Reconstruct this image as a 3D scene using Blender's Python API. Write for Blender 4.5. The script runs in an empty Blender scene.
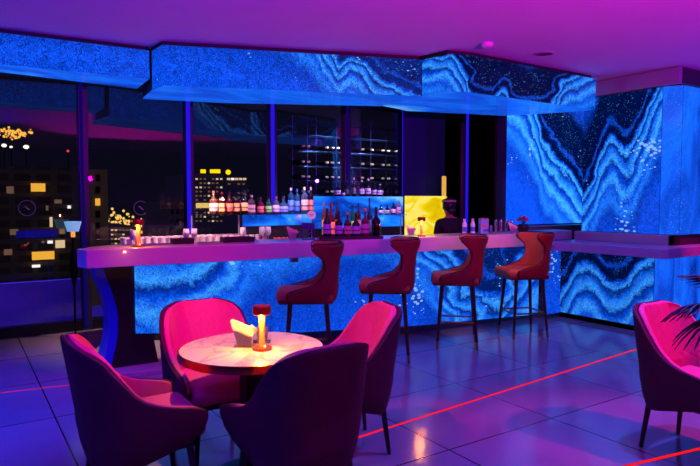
import bpy, bmesh, math, random
from mathutils import Vector, Matrix
random.seed(7)
C = bpy.context.scene.collection
PI = math.pi

# ------------------------------------------------------------------ camera frame (700 x 466)
F, TH, PIT, CZ = 600.0, math.radians(33.4), math.atan(33/600.0), 1.5
def ray(px, py):
    x = (px-350)/F; y = -(py-233)/F
    d = math.cos(PIT)+y*math.sin(PIT); z = -math.sin(PIT)+y*math.cos(PIT)
    return (x*math.cos(TH)+d*math.sin(TH), -x*math.sin(TH)+d*math.cos(TH), z)
def at(px, py, x=None, y=None, z=None):
    r = ray(px, py)
    t = (z-CZ)/r[2] if z is not None else (y/r[1] if y is not None else x/r[0])
    return Vector((r[0]*t, r[1]*t, CZ+r[2]*t))

# ------------------------------------------------------------------ materials
def lin(c):
    if isinstance(c, str):
        c = [int(c[i:i+2], 16)/255 for i in (0, 2, 4)]
    return tuple(v/12.92 if v <= .04045 else ((v+.055)/1.055)**2.4 for v in c)
MATS = {}
def mat(name, col='808080', rough=.5, metal=0, emit=None, es=0, trans=0, alpha=1, spec=.5, coat=0):
    if name in MATS: return MATS[name]
    m = bpy.data.materials.new(name); m.use_nodes = True
    b = m.node_tree.nodes['Principled BSDF']
    b.inputs['Base Color'].default_value = (*lin(col), 1)
    b.inputs['Roughness'].default_value = rough
    b.inputs['Metallic'].default_value = metal
    b.inputs['Specular IOR Level'].default_value = spec
    b.inputs['Transmission Weight'].default_value = trans
    b.inputs['Alpha'].default_value = alpha
    b.inputs['Coat Weight'].default_value = coat
    if emit:
        b.inputs['Emission Color'].default_value = (*lin(emit), 1)
        b.inputs['Emission Strength'].default_value = es
    MATS[name] = m
    return m
def N(nt, t, **k):
    n = nt.nodes.new(t)
    for a, v in k.items():
        if a in n.inputs: n.inputs[a].default_value = v
        else: setattr(n, a, v)
    return n
def noisy(m, scale=20, amt=.25, bump=0):
    """grain: multiplies the base colour with noise, optional bump"""
    nt = m.node_tree; b = nt.nodes['Principled BSDF']
    tc = N(nt, 'ShaderNodeTexCoord'); n = N(nt, 'ShaderNodeTexNoise'); n.inputs['Scale'].default_value = scale; n.inputs['Detail'].default_value = 4
    nt.links.new(tc.outputs['Object'], n.inputs['Vector'])
    col = b.inputs['Base Color'].default_value[:]
    r = N(nt, 'ShaderNodeValToRGB')
    r.color_ramp.elements[0].position = .3; r.color_ramp.elements[1].position = .7
    r.color_ramp.elements[0].color = tuple(c*(1-amt) for c in col[:3])+(1,)
    r.color_ramp.elements[1].color = tuple(min(1, c*(1+amt)) for c in col[:3])+(1,)
    nt.links.new(n.outputs['Fac'], r.inputs['Fac']); nt.links.new(r.outputs['Color'], b.inputs['Base Color'])
    if bump:
        bp = N(nt, 'ShaderNodeBump'); bp.inputs['Strength'].default_value = bump; bp.inputs['Distance'].default_value = .004
        nt.links.new(n.outputs['Fac'], bp.inputs['Height']); nt.links.new(bp.outputs['Normal'], b.inputs['Normal'])
    return m

def art(name, seed=(0, 0, 0), scale=(1, 1, 1), rot=(0, 0, 0), strength=1.0, bands=9.0, speck=.5, dark=0.0, base=(0.02, .09, .62), white=.0, warp=.9, ringamp=.22):
    """poured-ink artwork printed on a backlit panel"""
    m = bpy.data.materials.new(name); m.use_nodes = True; nt = m.node_tree; nt.nodes.clear()
    L = nt.links.new
    out = N(nt, 'ShaderNodeOutputMaterial'); tc = N(nt, 'ShaderNodeTexCoord'); mp = N(nt, 'ShaderNodeMapping')
    mp.inputs['Location'].default_value = seed; mp.inputs['Scale'].default_value = scale; mp.inputs['Rotation'].default_value = rot
    L(tc.outputs['Object'], mp.inputs['Vector'])
    n1 = N(nt, 'ShaderNodeTexNoise'); n1.inputs['Scale'].default_value = .9; n1.inputs['Detail'].default_value = 2
    L(mp.outputs['Vector'], n1.inputs['Vector'])
    sub = N(nt, 'ShaderNodeVectorMath', operation='SUBTRACT'); sub.inputs[1].default_value = (.5, .5, .5); L(n1.outputs['Color'], sub.inputs[0])
    sc = N(nt, 'ShaderNodeVectorMath', operation='SCALE'); sc.inputs['Scale'].default_value = warp*2; L(sub.outputs[0], sc.inputs[0])
    add = N(nt, 'ShaderNodeVectorMath', operation='ADD'); L(mp.outputs['Vector'], add.inputs[0]); L(sc.outputs[0], add.inputs[1])
    n2 = N(nt, 'ShaderNodeTexNoise'); n2.inputs['Scale'].default_value = .75; n2.inputs['Detail'].default_value = 3; n2.inputs['Roughness'].default_value = .45; n2.inputs['Distortion'].default_value = .7
    L(add.outputs[0], n2.inputs['Vector'])
    mu = N(nt, 'ShaderNodeMath', operation='MULTIPLY'); mu.inputs[1].default_value = bands*2*PI; L(n2.outputs['Fac'], mu.inputs[0])
    si = N(nt, 'ShaderNodeMath', operation='SINE'); L(mu.outputs[0], si.inputs[0])
    # combine big tone with rings
    big = N(nt, 'ShaderNodeMapRange'); big.inputs['From Min'].default_value = .3; big.inputs['From Max'].default_value = .7; L(n2.outputs['Fac'], big.inputs['Value'])
    ring = N(nt, 'ShaderNodeMath', operation='MULTIPLY_ADD'); ring.inputs[1].default_value = ringamp; L(si.outputs[0], ring.inputs[0]); L(big.outputs[0], ring.inputs[2])
    fine = N(nt, 'ShaderNodeTexNoise'); fine.inputs['Scale'].default_value = 7; fine.inputs['Detail'].default_value = 6; fine.inputs['Distortion'].default_value = 1.2; L(add.outputs[0], fine.inputs['Vector'])
    fadd = N(nt, 'ShaderNodeMath', operation='MULTIPLY_ADD'); fadd.inputs[1].default_value = .35; L(fine.outputs['Fac'], fadd.inputs[0]); L(ring.outputs[0], fadd.inputs[2])
    off = N(nt, 'ShaderNodeMath', operation='SUBTRACT'); off.inputs[1].default_value = .175+dark; L(fadd.outputs[0], off.inputs[0])
    r = N(nt, 'ShaderNodeValToRGB'); e = r.color_ramp.elements
    e[0].position = .08; e[0].color = (.0, .003, .035, 1)
    e[1].position = 1.0; e[1].color = (.08+white, .42+white*.3, 1, 1)
    for p, c in ((.24, (.0, .008, .12)), (.36, (base[0]*.4, base[1]*.45, base[2]*.6)), (.52, base), (.66, (base[0]*1.3, base[1]*1.7, min(1, base[2]*1.25))), (.78, (.02, .22, 1))):
        q = e.new(p); q.color = (*c, 1)
    L(off.outputs[0], r.inputs['Fac'])
    # pale flecks scattered in drifts
    v = N(nt, 'ShaderNodeTexVoronoi'); v.inputs['Scale'].default_value = 34; L(tc.outputs['Object'], v.inputs['Vector'])
    nm = N(nt, 'ShaderNodeTexNoise'); nm.inputs['Scale'].default_value = 1.7; nm.inputs['Detail'].default_value = 3; L(add.outputs[0], nm.inputs['Vector'])
    th = N(nt, 'ShaderNodeMapRange'); th.inputs['From Min'].default_value = .45; th.inputs['From Max'].default_value = .7; th.inputs['To Max'].default_value = .4*speck; L(nm.outputs['Fac'], th.inputs['Value'])
    lt = N(nt, 'ShaderNodeMath', operation='LESS_THAN'); L(v.outputs['Distance'], lt.inputs[0]); L(th.outputs[0], lt.inputs[1])
    v2 = N(nt, 'ShaderNodeTexNoise'); v2.inputs['Scale'].default_value = 75; v2.inputs['Detail'].default_value = 1; L(tc.outputs['Object'], v2.inputs['Vector'])
    th2 = N(nt, 'ShaderNodeMapRange'); th2.inputs['From Min'].default_value = .62; th2.inputs['From Max'].default_value = .75; th2.inputs['To Max'].default_value = speck; L(v2.outputs['Fac'], th2.inputs['Value'])
    mx = N(nt, 'ShaderNodeMath', operation='MAXIMUM'); L(lt.outputs[0], mx.inputs[0]); L(th2.outputs[0], mx.inputs[1])
    mf = N(nt, 'ShaderNodeMath', operation='MULTIPLY'); mf.inputs[1].default_value = .75; L(mx.outputs[0], mf.inputs[0])
    mix = N(nt, 'ShaderNodeMix', data_type='RGBA'); L(mf.outputs[0], mix.inputs[0]); L(r.outputs['Color'], mix.inputs[6]); mix.inputs[7].default_value = (.12, .36, 1, 1)
    em = N(nt, 'ShaderNodeEmission'); em.inputs['Strength'].default_value = strength; L(mix.outputs[2], em.inputs['Color'])
    gl = N(nt, 'ShaderNodeBsdfGlossy'); gl.inputs['Roughness'].default_value = .12; gl.inputs['Color'].default_value = (1, 1, 1, 1)
    fr = N(nt, 'ShaderNodeFresnel'); fr.inputs['IOR'].default_value = 1.2
    ms = N(nt, 'ShaderNodeMixShader'); L(fr.outputs[0], ms.inputs[0]); L(em.outputs[0], ms.inputs[1]); L(gl.outputs[0], ms.inputs[2])
    L(ms.outputs[0], out.inputs['Surface'])
    return m

def pour(name, axis, s0, sl, h0, hl, pts, gain=2.2, amp=.25, nscale=1.0, strength=1.2, seed=0.0, fleck=.5, drift=1.3, dark=1.0, haxis=(0, 0, 1), grain=1.0, light=1.0):
    """poured-ink print on a backlit panel: a wandering boundary with pale contour bands under it,
    star-flecked navy above it and grainy blue below. s runs along axis, h along haxis (both 0..1)."""
    m = bpy.data.materials.new(name); m.use_nodes = True; nt = m.node_tree; nt.nodes.clear(); L = nt.links.new
    def M(op, a, b=None, c=None):
        n = N(nt, 'ShaderNodeMath', operation=op)
        for k, v in enumerate((a, b, c)):
            if v is None: continue
            if isinstance(v, (int, float)): n.inputs[k].default_value = v
            else: L(v, n.inputs[k])
        return n.outputs[0]
    def noise(sc, det=3, dist=0.0, vec=None, out='Fac', rough=.5):
        n = N(nt, 'ShaderNodeTexNoise'); n.inputs['Scale'].default_value = sc; n.inputs['Detail'].default_value = det; n.inputs['Distortion'].default_value = dist; n.inputs['Roughness'].default_value = rough
        L(vec, n.inputs['Vector']); return n.outputs[out]
    out = N(nt, 'ShaderNodeOutputMaterial'); tc = N(nt, 'ShaderNodeTexCoord'); P0 = tc.outputs['Object']
    sv = N(nt, 'ShaderNodeVectorMath', operation='ADD'); sv.inputs[1].default_value = (seed, seed*.7, seed*1.3); L(P0, sv.inputs[0]); P = sv.outputs[0]
    def dot(v):
        n = N(nt, 'ShaderNodeVectorMath', operation='DOT_PRODUCT'); n.inputs[1].default_value = v; L(P0, n.inputs[0]); return n.outputs['Value']
    na = M('SUBTRACT', noise(1.3*nscale, 2, .6, P), .5)
    sv2 = N(nt, 'ShaderNodeVectorMath', operation='ADD'); sv2.inputs[1].default_value = (9.1, 3.3, 5.7); L(P, sv2.inputs[0])
    nb = M('SUBTRACT', noise(1.6*nscale, 3, .8, sv2.outputs[0]), .5)
    S = M('MULTIPLY_ADD', na, amp*.8, M('MULTIPLY_ADD', dot(axis), 1/sl, -s0/sl))
    H = M('MULTIPLY_ADD', nb, amp, M('MULTIPLY_ADD', dot(haxis), 1/hl, -h0/hl))
    fc = N(nt, 'ShaderNodeFloatCurve'); cv = fc.mapping.curves[0]
    cv.points[0].location = pts[0]; cv.points[1].location = pts[-1]
    for p in pts[1:-1]: cv.points.new(*p)
    fc.mapping.use_clip = False; fc.mapping.update(); L(S, fc.inputs['Value'])
    ph = M('MULTIPLY_ADD', M('SUBTRACT', H, fc.outputs[0]), gain*.25, .6)
    fine = noise(9*nscale, 6, 1.5, P, rough=.6)
    ph2 = M('MULTIPLY_ADD', M('SUBTRACT', fine, .5), .055, ph)
    r = N(nt, 'ShaderNodeValToRGB'); e = r.color_ramp.elements
    mid = (.002, .062, .64); lt = (.03*light, .27*light, min(1, .95*light)); dk = (.0, .012, .16); nv = (.0, .003, .045)
    e[0].position = 0; e[0].color = (.001, .055, .62, 1); e[1].position = 1; e[1].color = (*mid, 1)
    nvd = tuple(a*(1-dark)+b*dark for a, b in zip((.002, .04, .45), nv))
    for p, c in ((.18, (.003, .06, .66)), (.30, (.002, .04, .45)), (.36, (.01, .15, .85)), (.40, (.003, .06, .6)), (.435, lt), (.465, mid), (.485, (.001, .02, .25)), (.505, lt), (.535, (.006, .11, .75)), (.555, dk), (.57, lt), (.588, mid), (.60, nvd), (.63, nvd), (.645, (.003, .05, .5)), (.66, nvd), (.80, nvd), (.86, (.002, .03, .35))):
        q = e.new(p); q.color = (*c, 1)
    L(ph2, r.inputs['Fac'])
    # grain of the print
    g1 = noise(120, 1, 0, P0); g2 = noise(17, 5, 1.2, P, rough=.65)
    gm = M('MULTIPLY', M('MULTIPLY_ADD', M('SUBTRACT', g1, .5), 3.2*grain, 1), M('MULTIPLY_ADD', M('SUBTRACT', g2, .5), 1.6*grain, 1))
    gm = M('MAXIMUM', gm, .15)
    col = N(nt, 'ShaderNodeVectorMath', operation='SCALE'); L(r.outputs['Color'], col.inputs[0]); L(gm, col.inputs['Scale'])
    # star flecks in the navy, pale drifting flecks elsewhere
    v = N(nt, 'ShaderNodeTexVoronoi'); v.inputs['Scale'].default_value = 42; L(P0, v.inputs['Vector'])
    isd = N(nt, 'ShaderNodeMapRange'); isd.inputs['From Min'].default_value = .58; isd.inputs['From Max'].default_value = .64; isd.inputs['To Max'].default_value = .30; L(ph2, isd.inputs['Value'])
    f1 = M('LESS_THAN', v.outputs['Distance'], M('MULTIPLY', isd.outputs[0], noise(5, 2, 0, P0)))
    vw = N(nt, 'ShaderNodeMapping'); vw.inputs['Rotation'].default_value = (.5, .5, .5); vw.inputs['Scale'].default_value = (1, 1, 1.7); L(P0, vw.inputs['Vector'])
    v2 = N(nt, 'ShaderNodeTexVoronoi'); v2.inputs['Scale'].default_value = 15; L(vw.outputs[0], v2.inputs['Vector'])
    dr = N(nt, 'ShaderNodeMapRange'); dr.inputs['From Min'].default_value = .54; dr.inputs['From Max'].default_value = .70; dr.inputs['To Max'].default_value = .42*fleck; L(noise(drift, 3, .5, sv2.outputs[0]), dr.inputs['Value'])
    f2 = M('LESS_THAN', v2.outputs['Distance'], dr.outputs[0])
    mix = N(nt, 'ShaderNodeMix', data_type='RGBA'); L(M('MULTIPLY', f1, .8), mix.inputs[0]); L(col.outputs[0], mix.inputs[6]); mix.inputs[7].default_value = (.10, .36, .95, 1)
    mix2 = N(nt, 'ShaderNodeMix', data_type='RGBA'); L(M('MULTIPLY', f2, .55), mix2.inputs[0]); L(mix.outputs[2], mix2.inputs[6]); mix2.inputs[7].default_value = (.35, .62, 1, 1)
    em = N(nt, 'ShaderNodeEmission'); em.inputs['Strength'].default_value = strength; L(mix2.outputs[2], em.inputs['Color'])
    gl = N(nt, 'ShaderNodeBsdfGlossy'); gl.inputs['Roughness'].default_value = .12; gl.inputs['Color'].default_value = (1, 1, 1, 1)
    fr = N(nt, 'ShaderNodeFresnel'); fr.inputs['IOR'].default_value = 1.2
    ms = N(nt, 'ShaderNodeMixShader'); L(fr.outputs[0], ms.inputs[0]); L(em.outputs[0], ms.inputs[1]); L(gl.outputs[0], ms.inputs[2]); L(ms.outputs[0], out.inputs['Surface'])
    return m

def emis(name, col, s):
    if name in MATS: return MATS[name]
    m = bpy.data.materials.new(name); m.use_nodes = True; nt = m.node_tree; nt.nodes.clear()
    out = N(nt, 'ShaderNodeOutputMaterial'); em = N(nt, 'ShaderNodeEmission'); em.inputs['Color'].default_value = (*lin(col), 1); em.inputs['Strength'].default_value = s
    nt.links.new(em.outputs[0], out.inputs['Surface']); MATS[name] = m
    return m
def pane_mat(name, tint=(1, 1, 1), ior=1.45, rough=.01):
    m = bpy.data.materials.new(name); m.use_nodes = True; nt = m.node_tree; nt.nodes.clear(); L = nt.links.new
    out = N(nt, 'ShaderNodeOutputMaterial'); tr = N(nt, 'ShaderNodeBsdfTransparent'); tr.inputs['Color'].default_value = (*tint, 1)
    gl = N(nt, 'ShaderNodeBsdfGlossy'); gl.inputs['Roughness'].default_value = rough; gl.inputs['Color'].default_value = (1, 1, 1, 1)
    fr = N(nt, 'ShaderNodeFresnel'); fr.inputs['IOR'].default_value = ior
    ms = N(nt, 'ShaderNodeMixShader'); L(fr.outputs[0], ms.inputs[0]); L(tr.outputs[0], ms.inputs[1]); L(gl.outputs[0], ms.inputs[2]); L(ms.outputs[0], out.inputs['Surface'])
    return m

# ------------------------------------------------------------------ mesh building
class MB:
    def __init__(s): s.bm = bmesh.new()
    def box(s, c, size, rz=0, mtx=None):
        M = Matrix.Translation(c) @ Matrix.Rotation(rz, 4, 'Z') @ Matrix.Diagonal((*size, 1))
        if mtx: M = mtx @ M
        bmesh.ops.create_cube(s.bm, size=1, matrix=M); return s
    def cyl(s, p0, p1, r0, r1=None, n=20):
        p0 = Vector(p0); p1 = Vector(p1); d = p1-p0
        M = Matrix.Translation((p0+p1)/2) @ d.to_track_quat('Z', 'Y').to_matrix().to_4x4()
        bmesh.ops.create_cone(s.bm, cap_ends=True, segments=n, radius1=r0, radius2=r0 if r1 is None else r1, depth=d.length, matrix=M); return s
    def ball(s, c, r, sc=(1, 1, 1), u=16, v=10):
        bmesh.ops.create_uvsphere(s.bm, u_segments=u, v_segments=v, radius=r, matrix=Matrix.Translation(c) @ Matrix.Diagonal((*sc, 1))); return s
    def lathe(s, prof, c=(0, 0, 0), n=24):
        rows = []
        for r, z in prof:
            if r < 1e-5: rows.append([s.bm.verts.new((c[0], c[1], c[2]+z))])
            else: rows.append([s.bm.verts.new((c[0]+r*math.cos(2*PI*i/n), c[1]+r*math.sin(2*PI*i/n), c[2]+z)) for i in range(n)])
        for a, b in zip(rows, rows[1:]):
            for i in range(n):
                j = (i+1) % n
                if len(a) == 1 and len(b) == 1: continue
                if len(a) == 1: s.bm.faces.new((a[0], b[j], b[i]))
                elif len(b) == 1: s.bm.faces.new((a[i], a[j], b[0]))
                else: s.bm.faces.new((a[i], a[j], b[j], b[i]))
        return s
    def prism(s, poly, z0, z1):
        a = [s.bm.verts.new((x, y, z0)) for x, y in poly]; b = [s.bm.verts.new((x, y, z1)) for x, y in poly]
        s.bm.faces.new(a[::-1]); s.bm.faces.new(b); n = len(a)
        for i in range(n): s.bm.faces.new((a[i], a[(i+1) % n], b[(i+1) % n], b[i]))
        return s
    def solid(s, pa, pb):
        a = [s.bm.verts.new(p) for p in pa]; b = [s.bm.verts.new(p) for p in pb]; n = len(a)
        s.bm.faces.new(a[::-1]); s.bm.faces.new(b)
        for i in range(n): s.bm.faces.new((a[i], a[(i+1) % n], b[(i+1) % n], b[i]))
        return s
    def tube(s, pts, r, n=8, closed=False):
        pts = [Vector(p) for p in pts]; rings = []; m = len(pts)
        for i, p in enumerate(pts):
            t = (pts[(i+1) % m]-pts[i-1]) if closed else (pts[min(i+1, m-1)]-pts[max(i-1, 0)])
            q = t.to_track_quat('Z', 'Y'); rr = r[i] if isinstance(r, (list, tuple)) else r
            rings.append([s.bm.verts.new(p+q @ Vector((rr*math.cos(2*PI*k/n), rr*math.sin(2*PI*k/n), 0))) for k in range(n)])
        pairs = list(zip(rings, rings[1:])) + ([(rings[-1], rings[0])] if closed else [])
        for a, b in pairs:
            for k in range(n): s.bm.faces.new((a[k], a[(k+1) % n], b[(k+1) % n], b[k]))
        if not closed: s.bm.faces.new(rings[0][::-1]); s.bm.faces.new(rings[-1])
        return s
    def grid(s, rows):
        vs = [[s.bm.verts.new(p) for p in r] for r in rows]
        for a, b in zip(vs, vs[1:]):
            for i in range(len(a)-1): s.bm.faces.new((a[i], a[i+1], b[i+1], b[i]))
        return s
    def build(s, name, m, parent=None, smooth=False, bevel=0, subsurf=0, solid=None, seg=2):
        bmesh.ops.recalc_face_normals(s.bm, faces=s.bm.faces) if not solid else None
        me = bpy.data.meshes.new(name); s.bm.to_mesh(me); s.bm.free()
        if isinstance(m, (list, tuple)):
            for q in m: me.materials.append(q)
        else: me.materials.append(m)
        o = bpy.data.objects.new(name, me); C.objects.link(o)
        if parent: o.parent = parent
        if smooth:
            me.polygons.foreach_set('use_smooth', [True]*len(me.polygons))
            if smooth == 'auto':
                es = o.modifiers.new('split', 'EDGE_SPLIT'); es.split_angle = math.radians(40)
        if solid:
            md = o.modifiers.new('thick', 'SOLIDIFY'); md.thickness = solid[0]; md.offset = solid[1]
        if bevel:
            md = o.modifiers.new('bevel', 'BEVEL'); md.width = bevel; md.segments = seg; md.limit_method = 'ANGLE'; md.angle_limit = math.radians(40)
        if subsurf:
            md = o.modifiers.new('sub', 'SUBSURF'); md.levels = subsurf; md.render_levels = subsurf
        return o
def tag(o, label, cat, group=None, kind=None):
    o['label'] = label; o['category'] = cat
    if group: o['group'] = group
    if kind: o['kind'] = kind
    return o
def thing(name, label, cat, loc=(0, 0, 0), rz=0, group=None):
    o = bpy.data.objects.new(name, None); C.objects.link(o); o.location = loc; o.rotation_euler = (0, 0, rz); o.empty_display_size = .1
    return tag(o, label, cat, group)
def struct(o): o['kind'] = 'structure'; return o
def dup(root, loc, rz, label, group=None):
    def cp(o, p):
        c = o.copy(); C.objects.link(c)
        if p: c.parent = p
        for ch in list(o.children): cp(ch, c)
        return c
    r = cp(root, None); r.location = loc; r.rotation_euler = (0, 0, rz); r['label'] = label
    if group: r['group'] = group
    return r
ORD = ['first', 'second', 'third', 'fourth', 'fifth', 'sixth', 'seventh', 'eighth', 'ninth', 'tenth', 'eleventh', 'twelfth', 'thirteenth', 'fourteenth', 'fifteenth', 'sixteenth', 'seventeenth', 'eighteenth', 'nineteenth', 'twentieth']

# ------------------------------------------------------------------ shared materials
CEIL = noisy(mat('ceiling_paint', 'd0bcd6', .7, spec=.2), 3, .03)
BLACKM = mat('black_metal', '0a0a0c', .35, .6)
DARKM = mat('dark_frame', '14141c', .35, .3)
ACRYL = pane_mat('clear_acrylic', (.97, .97, 1), 1.5, .03)
GLASS = pane_mat('window_glass', (.92, .93, .98), 1.6)

# floor: polished tiles with thin dark joints
def floor_mat():
    m = bpy.data.materials.new('polished_floor_tiles'); m.use_nodes = True; nt = m.node_tree; L = nt.links.new; b = nt.nodes['Principled BSDF']
    tc = N(nt, 'ShaderNodeTexCoord'); mp = N(nt, 'ShaderNodeMapping'); T = .95
    mp.inputs['Location'].default_value = (-3.39/T+10, -2.62/T+10, 0); mp.inputs['Scale'].default_value = (1/T, 1/T, 1)
    L(tc.outputs['Object'], mp.inputs['Vector'])
    br = N(nt, 'ShaderNodeTexBrick', offset=0.0, squash=1.0)
    br.inputs['Scale'].default_value = 1; br.inputs['Brick Width'].default_value = 1; br.inputs['Row Height'].default_value = 1
    br.inputs['Mortar Size'].default_value = .006; br.inputs['Mortar Smooth'].default_value = .1; br.inputs['Bias'].default_value = 0
    br.inputs['Color1'].default_value = (.20, .20, .22, 1); br.inputs['Color2'].default_value = (.24, .24, .26, 1); br.inputs['Mortar'].default_value = (.02, .02, .025, 1)
    L(mp.outputs['Vector'], br.inputs['Vector'])
    n = N(nt, 'ShaderNodeTexNoise'); n.inputs['Scale'].default_value = 2.2; n.inputs['Detail'].default_value = 5; L(tc.outputs['Object'], n.inputs['Vector'])
    mr = N(nt, 'ShaderNodeMapRange'); mr.inputs['To Min'].default_value = .75; mr.inputs['To Max'].default_value = 1.2; L(n.outputs['Fac'], mr.inputs['Value'])
    mm = N(nt, 'ShaderNodeMix', data_type='RGBA', blend_type='MULTIPLY'); mm.inputs[0].default_value = 1; L(br.outputs['Color'], mm.inputs[6]); L(mr.outputs[0], mm.inputs[7]); L(mm.outputs[2], b.inputs['Base Color'])
    rr = N(nt, 'ShaderNodeMapRange'); rr.inputs['To Min'].default_value = .08; rr.inputs['To Max'].default_value = .2; L(n.outputs['Fac'], rr.inputs['Value']); L(rr.outputs[0], b.inputs['Roughness'])
    b.inputs['Specular IOR Level'].default_value = .6
    return m

# ------------------------------------------------------------------ room shell
WY = 7.45
fl = struct(MB().box((3.6, 1.7, -.05), (13.2, 11.6, .1)).build('floor', floor_mat()))
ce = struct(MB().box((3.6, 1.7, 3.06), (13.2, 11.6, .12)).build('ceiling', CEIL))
WALLP = noisy(mat('dark_wall_paint', '2a2630', .6), 4, .1)
struct(MB().box((3.6, -4.05, 1.5), (13.2, .1, 3)).build('wall_back', WALLP))
struct(MB().box((-2.95, 1.75, 1.5), (.1, 11.4, 3)).build('wall_left', WALLP))
struct(MB().box((10.15, 1.75, 1.5), (.1, 11.4, 3)).build('wall_right', WALLP))

# windows: bays between mullions, floor to ceiling
MX = [-2.3, 0.02, 1.25, 2.48, 3.64, 4.84, 5.89, 7.25, 8.1, 10.1]
BLUE_LED = emis('blue_led_strip', '2a18ff', .75)
BLUE_DIM = emis('blue_led_strip_dim', '2414c0', .22)
MULL = mat('mullion_metal', '1c1a40', .4, .2)
ETCH = mat('etched_glass', 'd8d4d8', .8, alpha=.6)
for i in range(len(MX)-1):
    a, b = MX[i], MX[i+1]
    w = struct(MB().box(((a+b)/2, WY, 1.5), (b-a-.1, .012, 2.78)).build('window_%d' % (i+1), GLASS))
    MB().box((a, WY, 1.5), (.1, .12, 2.98)).build('mullion', MULL, w, bevel=.006)
    if i in (3, 4, 6, 7):
        MB().box((a-.02, WY-.066, 1.5), (.05, .012, 2.9)).build('light_strip', BLUE_LED, w)
    elif i in (2, 5):
        MB().box((a-.02, WY-.066, 1.5), (.03, .012, 2.9)).build('light_strip', BLUE_DIM, w)
    MB().box(((a+b)/2, WY, .06), (b-a-.1, .1, .12)).build('bottom_rail', DARKM, w)
    MB().box(((a+b)/2, WY, 2.93), (b-a-.1, .1, .14)).build('top_rail', MULL, w)
def emblem(px, py, win, arc=(0, 2*PI)):
    p = at(px, py, y=WY-.012); mb = MB(); R = .083
    full = arc[1]-arc[0] > 6.2
    pts = [(p.x+R*math.cos(t), p.y, p.z+R*math.sin(t)) for t in [arc[0]+(arc[1]-arc[0])*k/40 for k in range(40 if full else 41)]]
    mb.tube(pts, .004, 6, closed=full)
    s = [(p.x-.035+.07*k/14, p.y, p.z+.014*math.sin(2*PI*k/14)-.012*(k/14-.5)) for k in range(15)]
    mb.tube(s, [.002+.006*math.sin(PI*k/14) for k in range(15)], 6)
    o = mb.build('emblem', ETCH, bpy.data.objects[win])
    o['label'] = 'round etched emblem on the glass'
emblem(27, 208, 'window_2'); emblem(141, 208, 'window_3', (.9, 2*PI-.9))

# balcony outside the glass
BALC = mat('balcony_paint', '7c78b0', .7)
struct(MB().box((3, 8.3, -.06), (16, 1.6, .1)).build('balcony_ground', BALC))
struct(MB().box((-1.2, 8.05, .26), (5.2, .12, .53)).build('wall_balcony', BALC))

# ------------------------------------------------------------------ backlit soffit boxes above the bar
ART_A = pour('ink_art_soffit_fine', (1, 0, 0), 0, 4.3, 0, .27, [(0, 2.6), (.5, 2.4), (.60, 1.6), (.68, 2.5), (1, 2.8)], .8, .4, 1.0, 1.25, 3.0, .25, 2.2, grain=1.5, dark=.6)
ART_B = pour('ink_art_soffit_deep', (1, 0, 0), 0, 2.45, 0, .37, [(0, 3), (.3, 2.8), (.5, 2.4), (.65, 1.5), (.8, .5), (1, .0)], .7, .5, .9, 1.2, 11.0, .8, 1.8, grain=1.4, dark=.7)
ART_C = pour('ink_art_soffit_rings', (1, 0, 0), 0, 2.4, 0, .37, [(0, 1.1), (.08, .5), (.16, -.1), (.3, .25), (.42, -.2), (.62, .1), (.74, .9), (.9, 1.3), (1, 1.5)], .8, .35, 1.3, 1.15, 5.0, .5, 2.0, grain=1.1)
ART_U = art('ink_art_underside', (2.5, 6, 1), (.35, .9, .9), (0, 0, -.2), 1.25, 3, .12, -.08, (.006, .085, .8), .05)
GAPB = mat('black_recess', '050507', .7)
def soffit(label, front, back, zt, zb, mf, ends=True):
    """front/back polylines left to right"""
    t = thing('soffit_light_box', label, 'light box', (front[0][0], front[0][1], zb), 0, 'backlit soffit boxes over the bar')
    L0 = Vector(t.location); lo = lambda p, z: Vector((p[0], p[1], z))-L0
    poly = front+back[::-1]
    MB().prism([(p[0]-L0.x, p[1]-L0.y) for p in poly], zb+.012-L0.z, zt-L0.z).build('core', GAPB, t)
    for a, b in list(zip(back, back[1:])):
        d = (Vector(b)-Vector(a)).normalized(); n = Vector((-d.y, d.x))*.012; c, e = (a[0]+n.x, a[1]+n.y), (b[0]+n.x, b[1]+n.y)
        MB().solid([lo(a, zb), lo(b, zb), lo(b, zt), lo(a, zt)], [lo(c, zb), lo(e, zb), lo(e, zt), lo(c, zt)]).build('back_panel', mf, t)
    for a, b in zip(front, front[1:]):
        d = (Vector(b)-Vector(a)).normalized(); n = Vector((d.y, -d.x))*.012
        MB().solid([lo(a, zb), lo(b, zb), lo(b, zt), lo(a, zt)], [lo((a[0]+n.x, a[1]+n.y), zb), lo((b[0]+n.x, b[1]+n.y), zb), lo((b[0]+n.x, b[1]+n.y), zt), lo((a[0]+n.x, a[1]+n.y), zt)]).build('front_panel', mf, t)
    MB().prism([(p[0]-L0.x, p[1]-L0.y) for p in poly], zb-L0.z, zb+.012-L0.z).build('underside_panel', ART_U, t)
    # black shadow-gap rail up to the ceiling
    ins = [(p[0], p[1]+.05) for p in front]
    MB().prism([(p[0]-L0.x, p[1]-L0.y) for p in ins+back[::-1]], zt-L0.z, 2.999-L0.z).build('ceiling_rail', GAPB, t)
    return t
sa = soffit('glowing blue soffit light box with fine speckle hung left of the bar', [(-2.6, 6.24), (0.37, 6.10), (1.63, 6.03)], [(-2.6, 6.44), (.37, 6.46), (1.66, 6.62)], 2.95, 2.68, ART_A)
sb = soffit('long deep blue soffit light box hung over the middle of the bar', [(1.665, 6.02), (1.685, 5.735), (4.097, 4.86)], [(1.72, 6.62), (2.54, 6.4), (4.12, 5.62)], 2.95, 2.578, ART_B)
sc_ = soffit('angular soffit light box of dark ringed ink hung beside the art pillar', [(4.11, 4.855), (4.17, 4.51), (4.42, 4.445), (6.47, 4.47)], [(4.14, 5.62), (4.65, 5.78), (5.95, 5.42), (6.46, 4.62)], 2.95, 2.585, ART_C)
def decals(parent, items, m, name):
    L0 = parent.location
    for (px, py, w, h, plane) in items:
        p = at(px, py, **plane)
    return
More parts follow.
